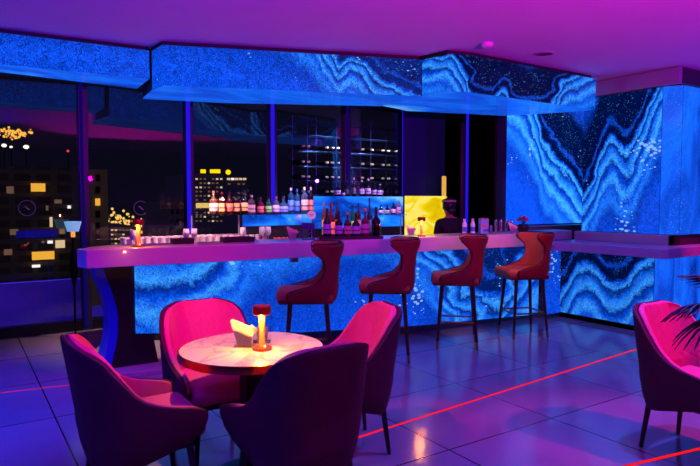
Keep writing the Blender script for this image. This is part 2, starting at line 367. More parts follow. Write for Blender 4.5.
# ceiling fittings
tag(MB().lathe([(0, 0), (.06, 0), (.06, -.025), (.045, -.04), (0, -.042)], (4.31, 4.15, 3.0)).build('smoke_detector', mat('detector_plastic', 'd8d0d0', .5), smooth='auto'), 'small round smoke detector on the ceiling above the soffit corner', 'smoke detector')
sp = thing('ceiling_speaker', 'flat round speaker grille set in the ceiling near the art pillar', 'speaker', (5.1, 4.12, 3.0))
MB().lathe([(.10, 0), (.10, -.008), (.085, -.012), (.085, 0)]).build('rim', mat('speaker_rim', '9a949c', .5), sp, smooth='auto')
MB().lathe([(0, -.006), (.085, -.006), (.085, -.001), (0, -.001)]).build('grille', mat('speaker_grille', '55505a', .7), sp)

# ------------------------------------------------------------------ art pillar, right
STEEL = mat('brushed_steel', '9a9aa8', .35, .5)
struct(MB().prism([(6.87, 4.88), (6.87, 3.86), (6.97, 3.69), (8.6, 3.69), (8.6, 4.88)], 0, 2.999).build('pillar', WALLP))
ART_P = pour('ink_art_pillar', (0, -1, 0), -.57, 1.01, 0, 1.70, [(0, .30), (.12, .42), (.26, .66), (.38, .74), (.5, .66), (.6, .62), (.72, .72), (.84, .92), (1, 1.15)], 2.0, .20, 1.2, 1.2, 2.0, 1.1, 1.4, haxis=(0, 0, 1))
ART_P2 = art('ink_art_pillar_plain', (4.4, 2.9, 7.1), (1.2, .9, .35), (.2, .3, 0), 1.3, 3, .4, -.06, (.004, .08, .72))
ap = thing('art_wall_panel', 'backlit blue marbled ink panel wrapping the pillar behind the side counter', 'art panel', (6.86, 4.3, 1.1), 0, 'backlit art panels')
MB().box((-.002, .07, .85), (.02, 1.02, 1.70)).build('front_panel', ART_P, ap)
def plan_panel(a, b, z0, z1, m, t, name, th=.02):
    d = (Vector(b)-Vector(a)).normalized(); n = Vector((d.y, -d.x))*th; L0 = t.location
    q = [(a[0], a[1]), (b[0], b[1]), (b[0]+n.x, b[1]+n.y), (a[0]+n.x, a[1]+n.y)]
    return MB().prism([(x-L0.x, y-L0.y) for x, y in q], z0-L0.z, z1-L0.z).build(name, m, t)
plan_panel((6.868, 3.855), (6.968, 3.68), 1.1, 2.80, ART_P2, ap, 'corner_panel')
plan_panel((6.972, 3.678), (8.6, 3.678), 1.1, 2.80, ART_P2, ap, 'side_panel')
hb = thing('steel_header', 'brushed steel header box between pillar art and ceiling', 'header', (6.86, 4.3, 2.81))
MB().box((-.02, -.03, .09), (.06, 1.26, .18)).build('front_plate', STEEL, hb, bevel=.003)
MB().box((.88, -.645, .09), (1.74, .05, .18)).build('side_plate', mat('dark_steel', '3a3038', .4, .5), hb, bevel=.003)

# art wall seen beyond the counter
ART_L = pour('ink_art_wall', (1, 0, 0), -.95, 1.75, 0, 1.9, [(0, 1.25), (.25, 1.1), (.4, .92), (.5, .72), (.62, .64), (.75, .52), (.88, .44), (1, .36)], 1.9, .22, 1.1, 1.65, 7.0, .9, 1.6, light=1.1)
aw = thing('art_wall_panel', 'bright blue backlit ink panel on the wall left of the pillar', 'art panel', (7.9, 6.3, 1.12), 0, 'backlit art panels')
MB().box((.2, -.012, .93), (2.3, .024, 1.86)).build('front_panel', ART_L, aw)
MB().box((-.99, .03, .8), (.08, .12, 2.15)).build('edge_post', mat('steel_edge', '5a6ea0', .3, .8), aw)
struct(MB().box((8.1, 6.4, 1.5), (2.4, .12, 2.99)).build('wall_service', WALLP))

# ------------------------------------------------------------------ main bar counter
FASC = mat('counter_white_solid', 'd9d2dc', .22, coat=.4)
ART_F = pour('ink_art_bar_front', (1, 0, 0), -2.2, 4.7, .1, .85, [(0, 1.6), (.08, 1.35), (.25, 2.3), (.5, 2.6), (.62, 2.0), (.72, 1.1), (.8, .55), (.87, .35), (.93, .7), (1, 1.0)], .7, .32, .9, 1.15, 4.0, .9, 1.7, dark=.8)
ART_S = pour('ink_art_side_front', (0, -1, 0), -.73, 1.26, .07, .8, [(0, .25), (.12, .5), (.3, .86), (.42, .84), (.58, .62), (.72, .66), (.86, .92), (1, 1.1)], .95, .14, 1.0, .95, 8.0, .7, 2.0)
bc = thing('bar_counter', 'long bar counter with a white slab top and glowing blue ink front', 'bar counter', (3.5, 5.2, 0))
def rel(t, pts): return [(p[0]-t.location.x, p[1]-t.location.y) for p in pts]
top_poly = [(.875, 5.162), (6.12, 4.75), (6.135, 4.77), (6.135, 5.25), (5.9, 5.30), (1.18, 5.66), (.97, 5.50), (.825, 5.30)]
MB().prism(rel(bc, top_poly), .95, 1.10).build('countertop', FASC, bc, bevel=.006)
front = [(1.30, 5.38), (2.86, 5.20), (4.36, 5.10), (6.125, 4.965)]
fz = [.33, .185, .10, .06]
core = front+[(6.12, 5.2), (1.36, 5.58)]
MB().prism(rel(bc, [(p[0]+.01, p[1]+.02) for p in core]), .30, .95).build('carcass', GAPB, bc)
for k in range(3):
    a, b = front[k], front[k+1]; L0 = bc.location
    A = [Vector((a[0], a[1], fz[k]))-L0, Vector((b[0]-.004, b[1], fz[k+1]))-L0, Vector((b[0]-.004, b[1], .949))-L0, Vector((a[0], a[1], .949))-L0]
    MB().solid(A, [v+Vector((0, .02, 0)) for v in A]).build('front_panel', ART_F, bc)
toe = [(2.2, 5.43), (4.36, 5.20), (6.125, 5.06), (6.125, 5.2), (2.2, 5.56)]
MB().prism(rel(bc, toe), 0, .30).build('toe_kick', mat('toe_kick_grey', '4a4658', .5), bc)
# hourglass pedestal at the left end
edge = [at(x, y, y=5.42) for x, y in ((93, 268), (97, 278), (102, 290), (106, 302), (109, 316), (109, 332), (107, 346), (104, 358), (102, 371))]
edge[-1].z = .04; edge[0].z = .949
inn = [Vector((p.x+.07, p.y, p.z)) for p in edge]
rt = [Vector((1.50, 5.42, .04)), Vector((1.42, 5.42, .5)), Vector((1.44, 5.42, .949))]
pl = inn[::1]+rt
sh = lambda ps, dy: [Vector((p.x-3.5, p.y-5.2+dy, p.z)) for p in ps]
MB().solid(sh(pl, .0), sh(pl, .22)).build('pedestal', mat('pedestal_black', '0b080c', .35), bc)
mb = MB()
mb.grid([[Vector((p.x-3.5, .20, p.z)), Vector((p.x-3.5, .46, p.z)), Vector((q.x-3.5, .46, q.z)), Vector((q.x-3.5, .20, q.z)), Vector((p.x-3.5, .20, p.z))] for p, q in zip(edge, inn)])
mb.build('pedestal_edge', mat('pedestal_blue_lit', '1038c8', .3), bc, smooth='auto')  # blue light on the edge is put into this colour
MB().prism(rel(bc, [(1.02, 5.24), (1.52, 5.14), (1.62, 5.72), (1.06, 5.74)]), 0, .04).build('pedestal_base', mat('pedestal_base_gloss', 'a08898', .12), bc, bevel=.004)
MB().box((at(294, 261, y=5.12).x-3.5, -.08, .925), (.075, .05, .05)).build('hook_box', mat('hook_box_pink_lit', 'd89ab0', .4), bc, bevel=.004)  # pink glow under the counter is put into the box colour

# side counter at right
scn = thing('side_counter', 'lower side counter with slate slab top and dark blue ink front', 'side counter', (6.5, 4.2, 0))
SLATE = mat('slate_top', '8e8ea8', .22)
MB().prism(rel(scn, [(6.14, 4.75), (6.24, 4.60), (6.24, 3.46), (6.31, 3.44), (6.858, 3.455), (6.858, 4.97), (6.14, 4.97)]), .875, .98).build('countertop', SLATE, scn, bevel=.005)
MB().box((-.05, .105, .47), (.02, 1.27, .80)).build('front_panel', ART_S, scn)
MB().box((-.235, .665, .47), (.27, .02, .80)).build('corner_panel', ART_F, scn)
MB().box((.165, -.535, .47), (.37, .02, .80)).build('end_panel', ART_P2, scn)
MB().prism(rel(scn, [(6.49, 4.93), (6.49, 3.68), (6.85, 3.68), (6.85, 4.93)]), .0, .874).build('carcass', GAPB, scn)
MB().box((.0, .10, .035), (.02, 1.24, .07)).build('skirting', GAPB, scn)
MB().box((-.01, 1.12-.2+.03, 1.04), (.66, .30, .12)).build('raised_ledge', STEEL, scn, bevel=.004)
wl = thing('wall_ledge', 'grey steel ledge under the bright blue wall art', 'ledge', (7.9, 6.15, .9))
MB().box((.2, .04, .10), (2.0, .2, .20)).build('ledge_box', STEEL, wl, bevel=.004)
sc2 = thing('side_counter', 'red lit end run of the side counter passing in front of the pillar', 'side counter', (7.7, 3.6, 0))
MB().prism(rel(sc2, [(6.862, 3.455), (8.55, 3.50), (8.55, 3.67), (6.862, 3.67)]), .875, .98).build('countertop', SLATE, sc2, bevel=.005)
MB().box((0, .065, .437), (1.65, .02, .874)).build('front_panel', ART_P2, sc2)
us = thing('steel_upstand', 'polished steel upstand along the back of the side counter', 'upstand', (6.81, 4.3, .98))
MB().box((0, .0, .058), (.08, 1.26, .112)).build('steel_face', STEEL, us, bevel=.003)
MB().box((.06, -.62, .058), (.2, .02, .112)).build('end_cap', mat('end_cap_black', '0a0a0c', .4), us)

# ------------------------------------------------------------------ LED lines in the floor
RED = emis('red_led_line', 'ff1a18', 1.0); REDD = emis('red_led_line_dim', 'd0205a', .8)
def led(pts, w, m, label):
    a, b = Vector(pts[0]), Vector(pts[1]); d = b-a; t = tag(MB().box((0, 0, .0015), (d.length, w, .003)).build('floor_light_strip', m), label, 'light strip', 'red light lines in the floor')
    t.location = ((a.x+b.x)/2, (a.y+b.y)/2, 0); t.rotation_euler[2] = math.atan2(d.y, d.x)
led(((1.45, 3.02), (6.35, 3.45)), .018, RED, 'long red light line in the floor passing in front of the bar stools')
led(((2.7, 1.98), (5.2, 1.53)), .022, RED, 'red light line in the floor under the lone chair by the palm')
led(((-2.2, 5.74), (1.02, 5.21)), .012, REDD, 'faint pink light line in the floor ending at the bar pedestal')

# ------------------------------------------------------------------ upholstered shells
def u_path(w, b, r):
    """half of a U in plan, from back centre (-b,0) along +y; returns f(s) and s for a front extent"""
    s1 = w-r; s2 = s1+r*PI/2
    def f(s):
        if s <= s1: return (-b, s)
        if s <= s2:
            a = (s-s1)/r; return (-b+r-r*math.cos(a), s1+r*math.sin(a))
        return (-b+r+(s-s2), w)
    def inv(ext):
        if ext >= r: return s2+ext-r
        return s1+r*math.acos(max(-1, 1-ext/r))
    return f, inv, s1
def shell_rows(w, b, r, prof, nq=40, wob=None):
    """prof: (z, ext or ('s',len), scale, shift)"""
    f, inv, s1 = u_path(w, b, r); rows = []
    for z, ext, sc, shx in prof:
        sm = ext[1] if isinstance(ext, tuple) else inv(ext)
        row = []
        for k in range(nq+1):
            q = -1+2*k/nq; s = abs(q)*sm; x, y = f(s); y = y if q >= 0 else -y
            k2 = 1+(wob(s if q >= 0 else -s, z) if wob else 0)
            row.append(Vector(((x*sc*k2)+shx, y*sc*k2, z)))
        rows.append(row)
    return rows
def interp(tab, z):
    for (a, b) in zip(tab, tab[1:]):
        if a[0] <= z <= b[0]:
            t = (z-a[0])/(b[0]-a[0]); t2 = t
            return [u+(v-u)*t2 for u, v in zip(a[1:], b[1:])]
    return list(tab[-1][1:])

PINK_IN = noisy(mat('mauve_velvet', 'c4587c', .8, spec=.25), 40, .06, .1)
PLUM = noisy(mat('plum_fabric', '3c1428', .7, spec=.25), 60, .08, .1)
CLEG = mat('chair_leg_black', '0b090c', .4)
def chair():
    t = thing('dining_chair', '', 'chair', (0, 0, 0), 0, 'upholstered dining chairs')
    W, B, R, H = .275, .27, .17, .86
    zs = [.24+.02*i for i in range(32)]
    tab = [(.24, .47, .86, .012), (.34, .515, .94, .006), (.44, .53, .98, 0), (.50, .525, .99, 0), (.52, .48, 1.0, -.002), (.53, .40, 1.0, -.003), (.55, .31, 1.0, -.006), (.58, .25, 1.0, -.01), (.62, .205, 1.0, -.016), (.68, .165, 1.0, -.026), (.76, .115, 1.0, -.038), (.86, .07, 1.0, -.055)]
    f, inv, s1 = u_path(W, B, R); prof = []
    for z in zs:
        e, sc, sh_ = interp(tab, z); q = max(0, (z-.76)/.10)
        prof.append([z, ('s', inv(e)-.15*(1-math.sqrt(max(0, 1-q*q)))), sc, sh_])
    outer = shell_rows(W, B, R, prof)
    for row in outer:
        for v in row:
            if v.z < .48: v.z += .11*max(0, min(1, (v.x+.2)/.4))*(.48-v.z)/.24
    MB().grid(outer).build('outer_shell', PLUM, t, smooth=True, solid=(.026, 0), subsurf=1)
    inner = [[p[0]+.0, p[1], p[2], p[3]] for p in prof if p[0] > .41]
    f2 = .90
    def wob(s, z):
        if z < .5 or abs(s) > .30: return 0
        return -.022*abs(math.sin(s*PI/.075))**.5+.012
    rows = []
    for z, e, sc, sh_ in inner:
        zz = z
        rows.append((zz, e, sc*.905, sh_+.006))
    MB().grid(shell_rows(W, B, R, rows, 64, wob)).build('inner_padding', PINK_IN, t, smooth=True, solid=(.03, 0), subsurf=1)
    mb = MB(); mb.box((.04, 0, .405), (.46, .44, .12)); mb.build('seat', PINK_IN, t, smooth=True, bevel=.04, seg=4)
    MB().box((.02, 0, .325), (.42, .44, .03)).build('seat_frame', CLEG, t, bevel=.01)
    for sx in (1, -1):
        for sy in (1, -1):
            MB().cyl((.19*sx, .17*sy, .32), (.225*sx, .20*sy, 0), .019, .012, 12).build('leg', CLEG, t, smooth='auto')
    return t
ch = chair()
def place(o, loc, rz, label): o.location = loc; o.rotation_euler[2] = rz; o['label'] = label
place(ch, (.735, 3.0, 0), 0.0, 'pink padded chair seen side-on at the left of the round table')
dup(ch, (1.29, 3.44, 0), -PI/2, 'pink padded chair on the far side of the round table facing the camera')
dup(ch, (1.35, 2.53, 0), PI/2+math.radians(4), 'dark plum chair back turned to the camera in front of the round table')
dup(ch, (1.935, 3.02, 0), PI-math.radians(14), 'pink chair with lit channelled back at the right of the round table')
dup(ch, (3.64, 1.78, 0), math.radians(-92), 'hot pink chair standing alone beside the palm fronds')

# ------------------------------------------------------------------ bar stools
REDL = noisy(mat('red_leather', '74161a', .5, spec=.3), 30, .08, .08)
REDIN = noisy(mat('tan_red_leather', 'a85a38', .5, spec=.3), 30, .08, .08)
WOODL = mat('stool_leg_wood', '3c1014', .35); BRASS = mat('brass', 'c8963c', .3, 1)
PIPE = mat('black_piping', '16060a', .5)
def stool():
    t = thing('bar_stool', '', 'stool', (0, 0, 0), 0, 'red bar stools')
    W, B, R = .23, .245, .17
    ext = [(.655, .40, .90, .0), (.70, .43, .97, 0), (.745, .40, 1, 0), (.765, .30, 1, 0), (.80, .185, 1, 0), (.86, .13, 1, -.002), (.93, .112, 1.0, -.006), (1.0, .13, 1.02, -.012), (1.05, .19, 1.05, -.018), (1.085, .235, 1.07, -.024), (1.115, .24, 1.08, -.03), (1.135, .21, 1.08, -.034)]
    zs = [.655+.02*i for i in range(25)]
    prof = []
    for z in zs:
        e, sc, s_ = interp(ext, z); prof.append((z, e, sc, s_))
    def tuft(s, z):
        if z < .78: return 0
        a = s/.07; b = (z-.78)/.075
        return .02*(abs(math.sin(PI*(a+b)/2))*abs(math.sin(PI*(a-b)/2)))-.008
    rows = shell_rows(W, B, R, prof, 56, tuft)
    MB().grid(rows).build('outer_shell', REDL, t, smooth=True, solid=(.022, 0), subsurf=1)
    MB().grid(shell_rows(W, B, R, [(z, e-.004, sc*.90, s_+.004) for z, e, sc, s_ in prof if z > .70], 40)).build('inner_padding', REDIN, t, smooth=True, solid=(.024, 0), subsurf=1)
    pip = [rows[i][0] for i in range(1, len(rows))]+rows[-1][1:-1]+[rows[i][-1] for i in range(len(rows)-1, 0, -1)]
    cx = lambda p: Vector((p.x*.99+.006, p.y*1.0, p.z+.006))
    MB().tube([cx(p) for p in pip], .006, 6).build('piping', PIPE, t, smooth=True)
    MB().box((.03, 0, .705), (.47, .41, .10)).build('seat', REDIN, t, smooth=True, bevel=.04, seg=4)
    MB().box((.02, 0, .665), (.46, .40, .05)).build('seat_base', REDL, t, smooth=True, bevel=.02, seg=3)
    for sx in (1, -1):
        for sy in (1, -1):
            top = Vector((.15*sx, .14*sy, .65)); bot = Vector((.20*sx, .19*sy, 0)); k = top.lerp(bot, .88)
            l = MB().cyl(top, k, .021, .014, 12).build('leg', WOODL, t, smooth='auto')
            MB().cyl(k, bot, .0145, .011, 12).build('foot_tip', BRASS, l, smooth='auto')
    zf = .27; u = .15+.05*(.65-zf)/.65; v = .14+.05*(.65-zf)/.65
    MB().tube([(u, v, zf), (u, -v, zf), (-u, -v, zf), (-u, v, zf)], .009, 8, True).build('footrest', BRASS, t)
    return t
st = stool()
def face_left(x, y, extra=0): return math.atan2(x, -y)+math.radians(extra)
S = [(2.50, 4.44, 0), (3.39, 4.50, 0), (4.30, 4.52, 2), (5.24, 4.46, 27)]
SL = ['red leather bar stool nearest the table, first from the left along the bar', 'red wing-back bar stool behind the pink channelled chair', 'red wing-back bar stool third along the bar, showing two legs side-on', 'red bar stool with lit tan inner back at the right end of the bar']
for i, (x, y, e) in enumerate(S):
    if i == 0: place(st, (x, y, 0), face_left(x, y, e), SL[0])
    else: dup(st, (x, y, 0), face_left(x, y, e), SL[i])

# ------------------------------------------------------------------ round table
def marble():
    m = mat('cream_marble', 'd8cfc4', .3); nt = m.node_tree; b = nt.nodes['Principled BSDF']; L = nt.links.new
    tc = N(nt, 'ShaderNodeTexCoord'); n = N(nt, 'ShaderNodeTexNoise'); n.inputs['Scale'].default_value = 2.6; n.inputs['Detail'].default_value = 6; n.inputs['Distortion'].default_value = 1.4
    L(tc.outputs['Object'], n.inputs['Vector']); r = N(nt, 'ShaderNodeValToRGB'); e = r.color_ramp.elements
    e[0].position = .46; e[0].color = (.66, .58, .46, 1); e[1].position = .54; e[1].color = (.66, .58, .46, 1); q = e.new(.5); q.color = (.36, .30, .27, 1)
    L(n.outputs['Fac'], r.inputs['Fac']); L(r.outputs['Color'], b.inputs['Base Color']); return m
TZ, TC, TR = .71, (1.32, 2.96), .385
tb = thing('round_table', 'round marble cafe table with copper rim on a black column', 'table', (*TC, 0))
MB().lathe([(0, TZ-.03), (TR-.004, TZ-.03), (TR-.004, TZ-.001), (TR-.008, TZ), (0, TZ)], n=64).build('tabletop', marble(), tb, smooth='auto')
MB().lathe([(TR-.004, TZ-.042), (TR+.004, TZ-.042), (TR+.006, TZ-.02), (TR+.004, TZ-.002), (TR-.004, TZ-.001)], n=64).build('rim', mat('copper_rim', 'b86a3c', .25, 1), tb, smooth='auto')
MB().box((0, 0, .335), (.11, .11, .67)).build('column', BLACKM, tb, bevel=.01)
MB().lathe([(0, .0), (.22, 0), (.22, .012), (.08, .03), (0, .03)], n=40).build('base', BLACKM, tb, smooth='auto')

# ------------------------------------------------------------------ glowing table lamps
COPPER = mat('copper_lamp', 'd07a3a', .3, .9); CAPR = mat('red_lamp_cap', 'a02018', .3, .6)
BULB = emis('warm_bulb', 'ffb050', 6)
def lamp(loc, label, power, s=1.0, light=True):
    t = thing('table_lamp', label, 'lamp', loc, 0, 'copper table lamps')
    MB().lathe([(0, 0), (.05*s, 0), (.052*s, .006*s), (.05*s, .014*s), (.03*s, .018*s), (0, .019*s)], n=28).build('base', COPPER, t, smooth='auto')
    MB().lathe([(.021*s, .016*s), (.017*s, .03*s), (.016*s, .1*s), (.019*s, .185*s), (.0, .187*s)], n=20).build('stem', mat('amber_stem_lit', 'e08a40', .35, .2, emit='ff8020', es=.25), t, smooth='auto')  # light from the cap is put into the stem as faint emission
    cp = MB().lathe([(0, .235*s), (.044*s, .235*s), (.048*s, .228*s), (.048*s, .192*s), (.044*s, .188*s), (.044*s, .2*s), (0, .2*s)], n=28).build('lamp_cap', CAPR, t, smooth='auto')
    MB().lathe([(.022*s, .196*s), (.042*s, .196*s), (.042*s, .1985*s), (.022*s, .1985*s)], n=28).build('diffuser', BULB, t)
    MB().ball((.0, -.034*s, .024*s), .006*s).build('switch', mat('lamp_switch', 'ffe0a0', .3, emit='ffd080', es=2), t)
    if light:
        l = bpy.data.lights.new('table_lamp_light', 'POINT'); l.energy = power; l.color = (1, .30, .03); l.shadow_soft_size = .012
        for k in range(1):
            o = bpy.data.objects.new('table_lamp_light', l); C.objects.link(o); o.location = (loc[0]-.02*s, loc[1]-.030*s, loc[2]+.172*s)
    return t
q = at(262, 350, z=TZ); lamp((q.x+.005, q.y+.01, TZ), 'copper table lamp with red cap glowing on the round marble table', 11)
lamp((1.31, 5.27, 1.1), 'copper table lamp glowing on the left end of the bar counter', 5)
lamp((4.31, 5.10, 1.1), 'copper table lamp glowing on the bar counter in front of the yellow panel', 5, .9)

# ------------------------------------------------------------------ acrylic napkin holders and their napkins
NAPK = mat('paper_napkin', 'efe2c6', .8)
def holder(loc, rz, label, nlabel, s=1.0):
    t = thing('napkin_holder', label, 'napkin holder', loc, rz, 'clear acrylic napkin holders')
    MB().box((0, 0, .004*s), (.11*s, .07*s, .008*s)).build('base', ACRYL, t)
    for sy in (-.033, .033):
        pts = [(-.053*s, sy*s, .008*s), (.053*s, sy*s, .008*s), (.053*s, sy*s, .09*s), (.01*s, sy*s, .11*s), (-.03*s, sy*s, .205*s), (-.045*s, sy*s, .19*s)] if sy > 0 else [(-.053*s, sy*s, .008*s), (.053*s, sy*s, .008*s), (.053*s, sy*s, .07*s), (-.045*s, sy*s, .10*s)]
        MB().solid(pts, [(x, y+.004*s, z) for x, y, z in pts]).build('side_plate', ACRYL, t)
    n = thing('napkin_stack', nlabel, 'napkins', loc, rz, 'paper napkins in holders')
    for k in range(5):
        y = (-.022+.010*k)*s; a = -.5+.1*k+.03*math.sin(k*3)
        d_ = (-.075+.022*k)*s; t_ = (.155-.012*k)*s
        pts = [(-.035*s, y, .009*s), (.035*s, y, .009*s), (.05*s-.004*k*s, y, .085*s+.008*k*s), (d_+.06*s, y+.003*s, t_-.025*s), (d_+.012*s, y, t_), (d_, y, t_-.012*s)]
        MB().solid(pts, [(p[0], p[1]+.004*s, p[2]) for p in pts]).build('napkin', NAPK, n)
q = at(240, 346, z=TZ)
holder((q.x+.02, q.y-.02, TZ), -TH, 'clear acrylic napkin holder on the round marble table', 'cream napkins fanned in the holder on the round table', 1.0)
for px, lab in ((293, 'beside the menu frame'), (411, 'beside the counter lamp by the yellow panel'), (513, 'at the right end of the bar counter')):
    p = at(px, 237.5 if px < 300 else 235.5, z=1.1)
    yy = min(p.y, 5.45) if px != 513 else 4.98
    q = at(px, 237, y=yy)
    holder((q.x, yy, 1.1), -TH, 'clear acrylic napkin holder %s' % lab, 'pale napkins standing in the holder %s' % lab, .85)
# packets box behind the lamp on the table
q = at(267, 344, z=TZ)
cb = thing('sachet_box', 'small clear box of cream sachets behind the lamp on the round table', 'condiment box', (q.x-.0, q.y+.06, TZ+.0005), -TH)
for sx, sy, w, d in ((0, -.035, .09, .003), (0, .035, .09, .003), (-.045, 0, .003, .07), (.045, 0, .003, .07)):
    MB().box((sx, sy, .038), (w, d, .07)).build('side_plate', ACRYL, cb)
MB().box((0, 0, .0015), (.09, .07, .003)).build('base', ACRYL, cb)
for k in range(4):
    o = MB().box((0, 0, .045), (.034, .005, .08)).build('sachet', NAPK)
    o.location = (cb.location.x+(-.018+.012*k)*math.cos(TH), cb.location.y-(-.018+.012*k)*math.sin(TH), TZ+.004); o.rotation_euler = (.0, .12*(k-1.5), -TH+1.3)
    tag(o, 'cream paper sachet, %s from the left in the clear box behind the table lamp' % ORD[k], 'sachet', 'sachets in the clear box')

# ------------------------------------------------------------------ back bar: dark cabinet, light boxes, shelves
bb = thing('back_bar_cabinet', 'low dark back bar cabinet standing along the windows', 'cabinet', (3.86, 6.65, 0))
MB().box((0, 0, .48), (4.78, .40, .96)).build('carcass', mat('cabinet_dark', '15131c', .4), bb)
MB().box((0, -.04, .98), (4.84, .50, .04)).build('worktop', mat('worktop_pale', 'a89cb0', .3), bb, bevel=.004)
ART_K = art('ink_art_display_strip', (3.7, 5.2, 4.1), (.6, 1, 1.4), (0, .4, 0), 1.3, 4, .2, -.22, (.006, .12, .8), .08)
def litbox(px0, py0, px1, py1, y, m, name, label, dpt=.10):
    a = at(px0, py1, y=y); b = at(px1, py0, y=y)
    z0 = max(1.0005, min(at(px0, py1, y=y).z, at(px1, py1, y=y).z)); z1 = (at(px0, py0, y=y).z+at(px1, py0, y=y).z)/2
    t = thing(name, label, 'light box', ((a.x+b.x)/2, y+dpt/2, z0), 0)
    w = b.x-a.x; h = z1-z0
    MB().box((0, -dpt/2+.006, h/2), (w, .012, h)).build('glowing_face', m, t)
    MB().box((0, .006, h/2), (w, dpt-.012, h)).build('casing', GAPB, t)
    return t, a.x, b.x, z0, z1
t1, x0s, x1s, z0s, z1s = litbox(243, 214.5, 312, 224.5, 6.48, ART_K, 'bottle_plinth', 'low glowing blue plinth under the row of pastel bottles')
t2, x0t, x1t, z0t, z1t = litbox(313, 196.5, 403, 226, 6.62, ART_K, 'bottle_display', 'tall glowing blue display box behind the dark bottles')
YEL = art('yellow_onyx', (1, 1, 1), (1.2, 1, 1.2), (0, .4, 0), 1.0)
nt = YEL.node_tree
for n in nt.nodes:
    if n.type == 'VALTORGB':
        for i, e in enumerate(n.color_ramp.elements):
            e.color = [(.45, .26, .0, 1), (.6, .38, .0, 1), (.75, .5, .0, 1), (.85, .6, .0, 1), (.92, .68, .01, 1), (1, .78, .05, 1), (1, .85, .2, 1)][i]
    if n.type == 'MIX': n.inputs[7].default_value = (1, .8, .1, 1)
t3, x0y, x1y, z0y, z1y = litbox(405, 196, 447, 236, 6.60, YEL, 'onyx_panel', 'glowing yellow onyx panel behind the bar beside the bartender')
p = at(445, 176, y=6.6)
MB().box((p.x-t3.location.x, -.03, (p.z+z1y)/2-z0y), (.075, .03, p.z-z1y)).build('fin', mat('yellow_fin', 'e8d050', .5, emit='e0c040', es=.7), t3, bevel=.012, seg=3)
# supports so the light boxes stand on the worktop
for tt, xa, xb, zz in ((t1, x0s, x1s, z0s), (t2, x0t, x1t, z0t)):
    if zz > 1.0:
        MB().box((0, .0, (1.0-zz)/2), ((xb-xa)*.94, .06, zz-1.0)).build('riser', mat('riser_dark', '08080c', .5), tt)
# glass shelf carrying the amber bottles
zsh = at(225, 214.3, y=6.48).z
sl = at(190, 214, y=6.48).x; sr = x0s-.02
gs = thing('glass_shelf', 'narrow glass shelf under the amber bottles at the left of the back bar', 'shelf', ((sl+sr)/2, 6.5, 1.0))
MB().box((0, 0, zsh-1.0-.006), (sr-sl, .14, .010)).build('pane', ACRYL, gs)
for sx in (-1, 1): MB().cyl(((sr-sl)/2*sx*.92, 0, 0), ((sr-sl)/2*sx*.92, 0, zsh-1.012), .008, n=10).build('post', STEEL, gs)
zg = at(385, 214.6, y=6.42).z
gl_, gr_ = at(374.5, 215, y=6.42).x, at(404, 215, y=6.42).x
g2 = thing('glass_shelf', 'glass shelf in front of the blue display box carrying four bottles', 'shelf', ((gl_+gr_)/2, 6.42, 1.0))
MB().box((0, 0, zg-1.0-.006), (gr_-gl_, .13, .010)).build('pane', ACRYL, g2)
for sx in (-1, 1): MB().cyl(((gr_-gl_)/2*sx*.95, .055, 0), ((gr_-gl_)/2*sx*.95, .055, zg-1.012), .008, n=10).build('post', STEEL, g2)

# column behind the yellow panel; blue and teal light put into its face colours
struct(MB().prism([(5.47, 6.90), (5.89, 6.88), (5.95, 7.3), (5.80, 7.3)], 0, 2.999).build('column_blue', mat('column_blue_lit', '0c1a5c', .5)))
struct(MB().prism([(5.893, 6.88), (6.27, 6.88), (6.27, 7.3), (5.953, 7.3)], 0, 2.999).build('column_teal', mat('column_teal_lit', '0f3a48', .5)))

# ------------------------------------------------------------------ bottles
GM = {}
def glassm(c, trans=.85, rough=.08):
    if c not in GM: GM[c] = mat('bottle_glass_'+c, c, rough, trans=trans)
    return GM[c]
def labm(c, e=0): return mat('bottle_label_'+c, c, .55)
def capm(c): return mat('bottle_cap_'+c, c, .35, .3)
def bottle(loc, h, r, glass, label, cap, text, group, shape='round', name='bottle', opaque=False):
    t = thing(name, text, 'bottle', loc, 0, group)
    g = mat('bottle_dark_'+glass, glass, .12) if opaque else glassm(glass)
    sh_ = {'round': .62, 'square': .66, 'wine': .58, 'tall': .70, 'squat': .55}[shape]; nr = r*(.30 if shape != 'squat' else .38)
    if shape == 'squat': nr = r*.28
    prof = [(0, 0), (r*.94, 0), (r, .008), (r, h*sh_*.92), (r*.92, h*sh_*.98), (r*.6, h*sh_*1.08), (nr, h*(sh_+.14)), (nr, h*.93), (0, h*.93)]
    n = 4 if shape == 'square' else 14
    b = MB().lathe(prof, n=n).build('body', g, t, smooth=(True if n > 4 else False))
    if n == 4: b.rotation_euler[2] = PI/4-TH
    rl = r*1.02 if n > 4 else r*1.03
    if label:
        l = MB().lathe([(rl, h*.14), (rl, h*.14+h*sh_*.55), (rl*.99, h*.14+h*sh_*.55), (rl*.99, h*.14)], n=n).build('label', labm(label), t, smooth=(n > 4))
        if n == 4: l.rotation_euler[2] = PI/4-TH
        MB().lathe([(rl*1.01, h*.14+h*sh_*.2), (rl*1.01, h*.14+h*sh_*.27), (rl, h*.14+h*sh_*.27), (rl, h*.14+h*sh_*.2)], n=n).build('label_band', labm('3a2030'), l, smooth=(n > 4))
    MB().lathe([(0, h), (nr*1.15, h), (nr*1.2, h*.985), (nr*1.2, h*.885), (0, h*.885)], n=12).build('cap', capm(cap), t, smooth='auto')
    return t
def row(spec, yb, zb, group, where):
    """spec: px, top py, width px, glass, label, cap, shape, look"""
    for i, (px, pt, w, g, l, c, shp, look) in enumerate(spec):
        b0 = at(px, 200, y=yb); d = b0.x*math.sin(TH)+yb*math.cos(TH)
        ztop = at(px, pt, y=yb).z; r = w/2*d/F
        bottle((b0.x, yb, zb), max(.08, ztop-zb), r, g, l, c, '%s, %s from left %s' % (look, ORD[i], where), group, shp, opaque=(shp == 'wine'))
